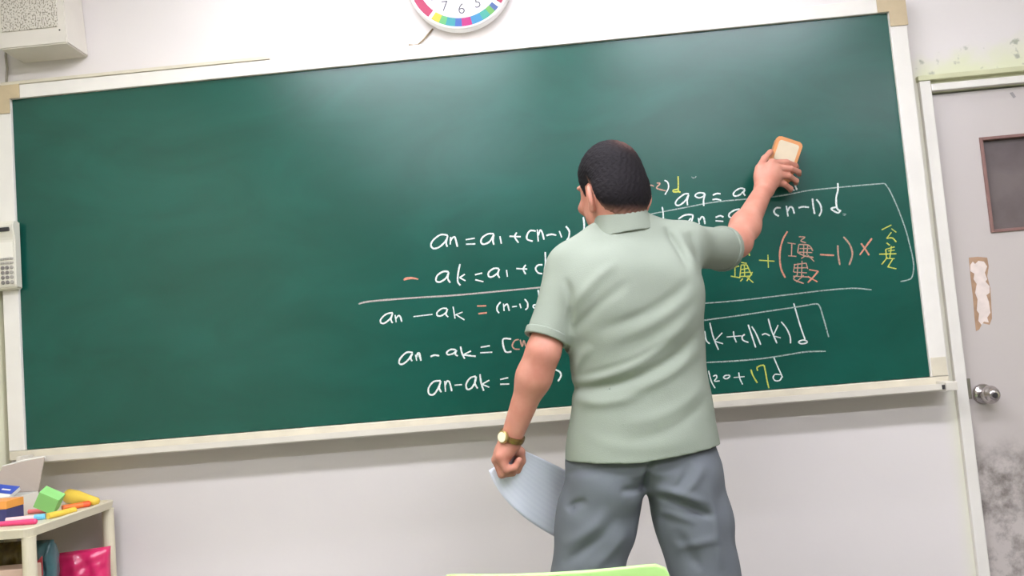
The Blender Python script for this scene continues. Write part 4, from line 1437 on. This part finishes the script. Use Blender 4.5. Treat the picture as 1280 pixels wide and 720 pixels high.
def shirt_post(P, d):
    d = d - 1.0 * shirt_folds(P, -.585)
    # soft wobble of loose cloth
    d = d + 0.0022 * np.sin(P[:, 0] * 31 + P[:, 2] * 19) * np.sin(P[:, 2] * 27 - P[:, 0] * 9)
    # side gap under the left arm
    sh = np.maximum(d, -(d + 0.008))
    sh = np.maximum(sh, hem_z(P) - P[:, 2])
    tor = SHIRT[0][0](P)
    cl = (P - slL1) @ axL
    cr = (P - slR1) @ axR
    sh = np.where((cl > -.02) & (SHIRT[1][0](P) < tor), np.maximum(sh, cl), sh)
    sh = np.where((cr > -.02) & (SHIRT[2][0](P) < tor), np.maximum(sh, cr), sh)
    # neck opening
    q = P - nk_c
    hgt = q @ nk_ax
    rad = np.linalg.norm(q - hgt[:, None] * nk_ax, axis=1)
    sh = np.maximum(sh, np.where(hgt > -0.05, .066 - rad, -1))
    sh = np.maximum(sh, hgt - 0.02)
    return sh
shirt_me = polygonize(Field(SHIRT, shirt_post), (0.15, -0.86, 0.84), (1.0, -0.28, 1.62), 0.0034, 'polo_shirt')
shirt = obj('polo_shirt', shirt_me, M['shirt'], person, smooth=True)
shirt['label'] = 'sage green short-sleeved polo shirt'
# collar, folded down around the neck
c_ax = unit(np.array([-0.10, 0.05, 1.0]))
c_c = neck0 + np.array([-0.004, -.002, .025])
def collar_f(P):
    q = P - c_c
    h_ = q @ c_ax
    v = q - h_[:, None] * c_ax
    rad = np.sqrt((v[:, 0] / 1.02) ** 2 + (v[:, 1] / 0.98) ** 2)
    target = .0705 + np.clip(-h_, -0.03, 0.06) * 0.25
    d = np.maximum(rad - target, .056 - rad)
    d = np.maximum(d, np.maximum(h_ - .028, -h_ - .052))
    opening = v[:, 1] * 1.0 - .052                     # open at the throat
    return np.maximum(d, opening) * 0.85
collar_me = polygonize(Field([(collar_f, .01)]), c_c - .13, c_c + .13, 0.0028, 'collar')
obj('collar', collar_me, M['shirt'], shirt, smooth=True)
# ribbed sleeve bands
def band(center, ax, r, prims_field):
    def f(P):
        q = P - center
        h_ = q @ ax
        d = prims_field(P)
        return np.maximum(np.maximum(np.abs(d - .0005) - .0045, h_ - .0015), -h_ - .019)
    return f
for cen, ax_, pr in ((slL1, axL, SHIRT[1]), (slR1, axR, SHIRT[2])):
    bme = polygonize(Field([(band(cen, ax_, .05, pr[0]), .01)]), cen - .10, cen + .10, 0.0026, 'sleeve_band')
    obj('sleeve_band', bme, M['shirt'], shirt, smooth=True)

# ---- trousers
M['trousers'] = mat('grey_trouser_cloth', (106, 111, 116), 0.8, 0.2, var=0.07, scale=7, bump=0.12, bscale=380)
PEL = [sec(640, 712, 900, -.600, .110, 2), sec(612, 707, 904, -.600, .116, 2), sec(585, 712, 897, -.600, .112, 2), sec(560, 717, 890, -.600, .106, 2), sec(530, 722, 882, -.600, .098, 3)]
thL, thR = W(746, 650, -.60), W(866, 650, -.60)
TR = [ell(hip_c + np.array([0, 0, .055]), (.190, .112, .090), None, .03), loft([s_ for s_ in PEL if s_[0] > hip_c[2] - .012], .03),
      cap(hipL, thL, .103, .099, .015), cap(thL, knL, .099, .084, .03), cap(knL, anL, .084, .072, .03),
      cap(hipR, thR, .103, .094, .015), cap(thR, knR, .094, .082, .03), cap(knR, anR, .082, .072, .03),
      ell(W(762, 606, -.662), (.086, .058, .078), None, .03), ell(W(853, 600, -.662), (.084, .058, .078), None, .03)]
tr_folds = foldset([
    ([(816, 560), (811, 585), (806, 606), (804, 618)], -.012, .010),
    ([(812, 622), (835, 624), (858, 632), (880, 642), (898, 646)], -.010, .010),
    ([(812, 612), (840, 614), (865, 622), (890, 632)], .008, .012),
    ([(820, 640), (845, 645), (875, 655)], .006, .012),
    ([(806, 608), (790, 612), (772, 612)], -.007, .010),
    ([(862, 575), (852, 600), (838, 615)], -.005, .010),
    ([(880, 578), (868, 600), (850, 618)], .005, .012),
    ([(708, 642), (720, 632), (735, 625)], -.007, .009),
    ([(704, 690), (725, 672), (745, 655), (760, 630)], .007, .014),
    ([(700, 712), (725, 694), (755, 668), (775, 640)], -.006, .013),
    ([(735, 715), (765, 690), (788, 660)], .006, .014),
    ([(706, 600), (725, 590), (750, 588)], -.005, .010),
    ([(885, 600), (893, 640), (900, 690), (905, 718)], .006, .014),
    ([(845, 660), (862, 690), (878, 718)], -.006, .014),
    ([(842, 690), (872, 680), (905, 672)], .005, .012),
], -.70)
mid = W(804, 612, -.60)
def tr_post(P, d):
    d = d - 1.1 * tr_folds(P, -.60)
    d = d + 0.002 * np.sin(P[:, 0] * 40 + P[:, 2] * 23) * np.sin(P[:, 2] * 33)
    sh = np.maximum(d, -(d + .008))
    sh = np.maximum(sh, P[:, 2] - (hA[2] + .10))
    return np.maximum(sh, .035 - P[:, 2])
tr_me = polygonize(Field(TR, tr_post), (-0.1, -0.86, 0.02), (1.15, -0.36, 1.02), 0.0036, 'trousers')
obj('trousers', tr_me, M['trousers'], person, smooth=True)['label'] = 'slate grey loose trousers'
M['shoe'] = mat('black_shoe', (34, 32, 32), 0.35, 0.5)
for an in (anL, anR):
    c = np.array([an[0], an[1], 0])
    def shoe_post(P, d):
        return np.maximum(d, .002 - P[:, 2])
    sm = polygonize(Field([cap(c + [0, -.03, .045], c + [0, .07, .04], .045, .048, .03), cap(c + [0, .07, .04], c + [0, .17, .03], .046, .036, .03),
                           cap(c + [0, -.02, .06], c + [0, -.01, .11], .046, .045, .02)], shoe_post), c + [-.1, -.12, -.01], c + [.1, .26, .20], 0.005, 'shoe')
    obj('shoe', sm, M['shoe'], person, smooth=True)

# ---- wristwatch on the left wrist
gold = mat('watch_gold', (206, 180, 120), 0.28, 0.5, metal=0.8)
wd = unit(wrL - elL)
wc = wrL - wd * 0.006
u_ = unit(np.cross(wd, (0, 1, 0)))
v_ = np.cross(wd, u_)
def ringpt(a, r): return wc + (u_ * math.cos(a) + v_ * math.sin(a)) * r
bm = bmesh.new()
N_ = 40
rings = []
for k_ in range(N_):
    a = 2 * math.pi * k_ / N_
    rings.append([bm.verts.new(ringpt(a, r) + wd * h_) for r, h_ in ((.0292, -.007), (.0335, -.007), (.0345, 0), (.0335, .007), (.0292, .007))])
for k_ in range(N_):
    A, B = rings[k_], rings[(k_ + 1) % N_]
    for j in range(5):
        bm.faces.new((A[j], A[(j + 1) % 5], B[(j + 1) % 5], B[j]))
bmesh.ops.recalc_face_normals(bm, faces=bm.faces)
watch = obj('wristwatch', bm, mat('watch_bracelet', (150, 120, 70), 0.35, 0.5, metal=0.7, var=0.3, scale=90), person)
watch['label'] = 'gold wristwatch with pale dial'
tocam = unit(CAM - wc)
side = unit(W(600, 548, -.60) - wc)
nrm = unit(tocam * 0.75 + side * 0.55 - wd * ((tocam * 0.75 + side * 0.55) @ wd))
bm = bmesh.new()
lathe(bm, [(.0155, 0), (.0165, .004), (.0160, .008), (.0135, .0095)], wc + nrm * .030, nrm, 28)
obj('watch_case', bm, gold, watch, smooth=False)
bm = bmesh.new()
lathe(bm, [(.0128, 0), (.0126, .0008)], wc + nrm * .0396, nrm, 28)
obj('watch_dial', bm, mat('watch_dial', (236, 230, 200), 0.3), watch)

# ------------------------------------------------------------------ board eraser in the right hand
ec = Vector(W(980, 199, -.044))
ang = -math.atan2(0.39, 0.92) - 0.02
er = empty('board_eraser', (ec.x, -0.0015, ec.z), 'cream and orange felt eraser pressed on the blackboard under the raised hand', 'eraser')
er.matrix_world = Matrix.Translation((ec.x, -0.0012, ec.z)) @ FACE @ Matrix.Rotation(ang, 4, 'Z')
bm = bmesh.new()
prism(bm, rounded(.084, .136, .010), .022, Matrix.Identity(4))
obj('felt_pad', bm, mat('grey_felt', (150, 140, 128), 0.95, 0.1, var=0.15, scale=60), er)
bm = bmesh.new()
prism(bm, rounded(.086, .138, .011), .022, Matrix.Translation((0, 0, .0222)))
bmesh.ops.bevel(bm, geom=[e for e in bm.edges if e.verts[0].co.z > .044 and e.verts[1].co.z > .044], offset=.004, segments=2, affect='EDGES')
obj('eraser_body', bm, mat('eraser_orange', (206, 142, 88), 0.55, 0.3, var=0.08, scale=40), er)
bm = bmesh.new()
prism(bm, rounded(.066, .116, .008), .0025, Matrix.Translation((0, -.001, .0442)))
obj('top_plate', bm, mat('eraser_cream', (204, 190, 162), 0.6, 0.3, var=0.06, scale=30), er)

# ------------------------------------------------------------------ sheet of paper in the left hand
def paper_material():
    m = mat('printed_paper', (214, 220, 232), 0.7, 0.2)
    nt = m.node_tree
    b = nt.nodes['Principled BSDF']
    at_ = nt.nodes.new('ShaderNodeUVMap')
    wv = nt.nodes.new('ShaderNodeTexWave')
    wv.bands_direction = 'Y'
    wv.inputs['Scale'].default_value = 4.2
    wv.inputs['Distortion'].default_value = 0.6
    wv.inputs['Detail Scale'].default_value = 14
    nt.links.new(at_.outputs['UV'], wv.inputs['Vector'])
    n = nt.nodes.new('ShaderNodeTexNoise')
    n.inputs['Scale'].default_value = 5
    nt.links.new(at_.outputs['UV'], n.inputs['Vector'])
    mm = nt.nodes.new('ShaderNodeMath'); mm.operation = 'MULTIPLY'
    nt.links.new(wv.outputs['Fac'], mm.inputs[0]); nt.links.new(n.outputs['Fac'], mm.inputs[1])
    mx = nt.nodes.new('ShaderNodeMix'); mx.data_type = 'RGBA'
    nt.links.new(mm.outputs[0], mx.inputs[0])
    mx.inputs[6].default_value = lin((228, 232, 242)); mx.inputs[7].default_value = lin((221, 225, 237))
    nt.links.new(mx.outputs[2], b.inputs['Base Color'])
    return m
CP = [[W(611, 588, -.575), W(636, 572, -.568), W(652, 562, -.560)],
      [W(628, 640, -.575), W(664, 600, -.520), W(690, 578, -.490)],
      [W(704, 676, -.440), W(722, 640, -.430), W(742, 606, -.420)]]
bm = bmesh.new()
uvl = bm.loops.layers.uv.new('UVMap')
n = 24
g = []
for i in range(n + 1):
    row = []
    u = i / n
    bu = ((1 - u) ** 2, 2 * u * (1 - u), u * u)
    for j in range(n + 1):
        v = j / n
        bv = ((1 - v) ** 2, 2 * v * (1 - v), v * v)
        p = sum(bu[a] * bv[b] * CP[a][b] for a in range(3) for b in range(3))
        row.append(bm.verts.new(p))
    g.append(row)
for i in range(n):
    for j in range(n):
        f = bm.faces.new((g[i][j], g[i + 1][j], g[i + 1][j + 1], g[i][j + 1]))
        for lp, (a, b) in zip(f.loops, ((i, j), (i + 1, j), (i + 1, j + 1), (i, j + 1))):
            lp[uvl].uv = (a / n, b / n)
sheet = obj('paper_sheet', bm, paper_material(), smooth=True)
sd = sheet.modifiers.new('thickness', 'SOLIDIFY'); sd.thickness = 0.0008
tag(sheet, 'bent white printed sheet of paper held in the lowered left hand', 'paper')
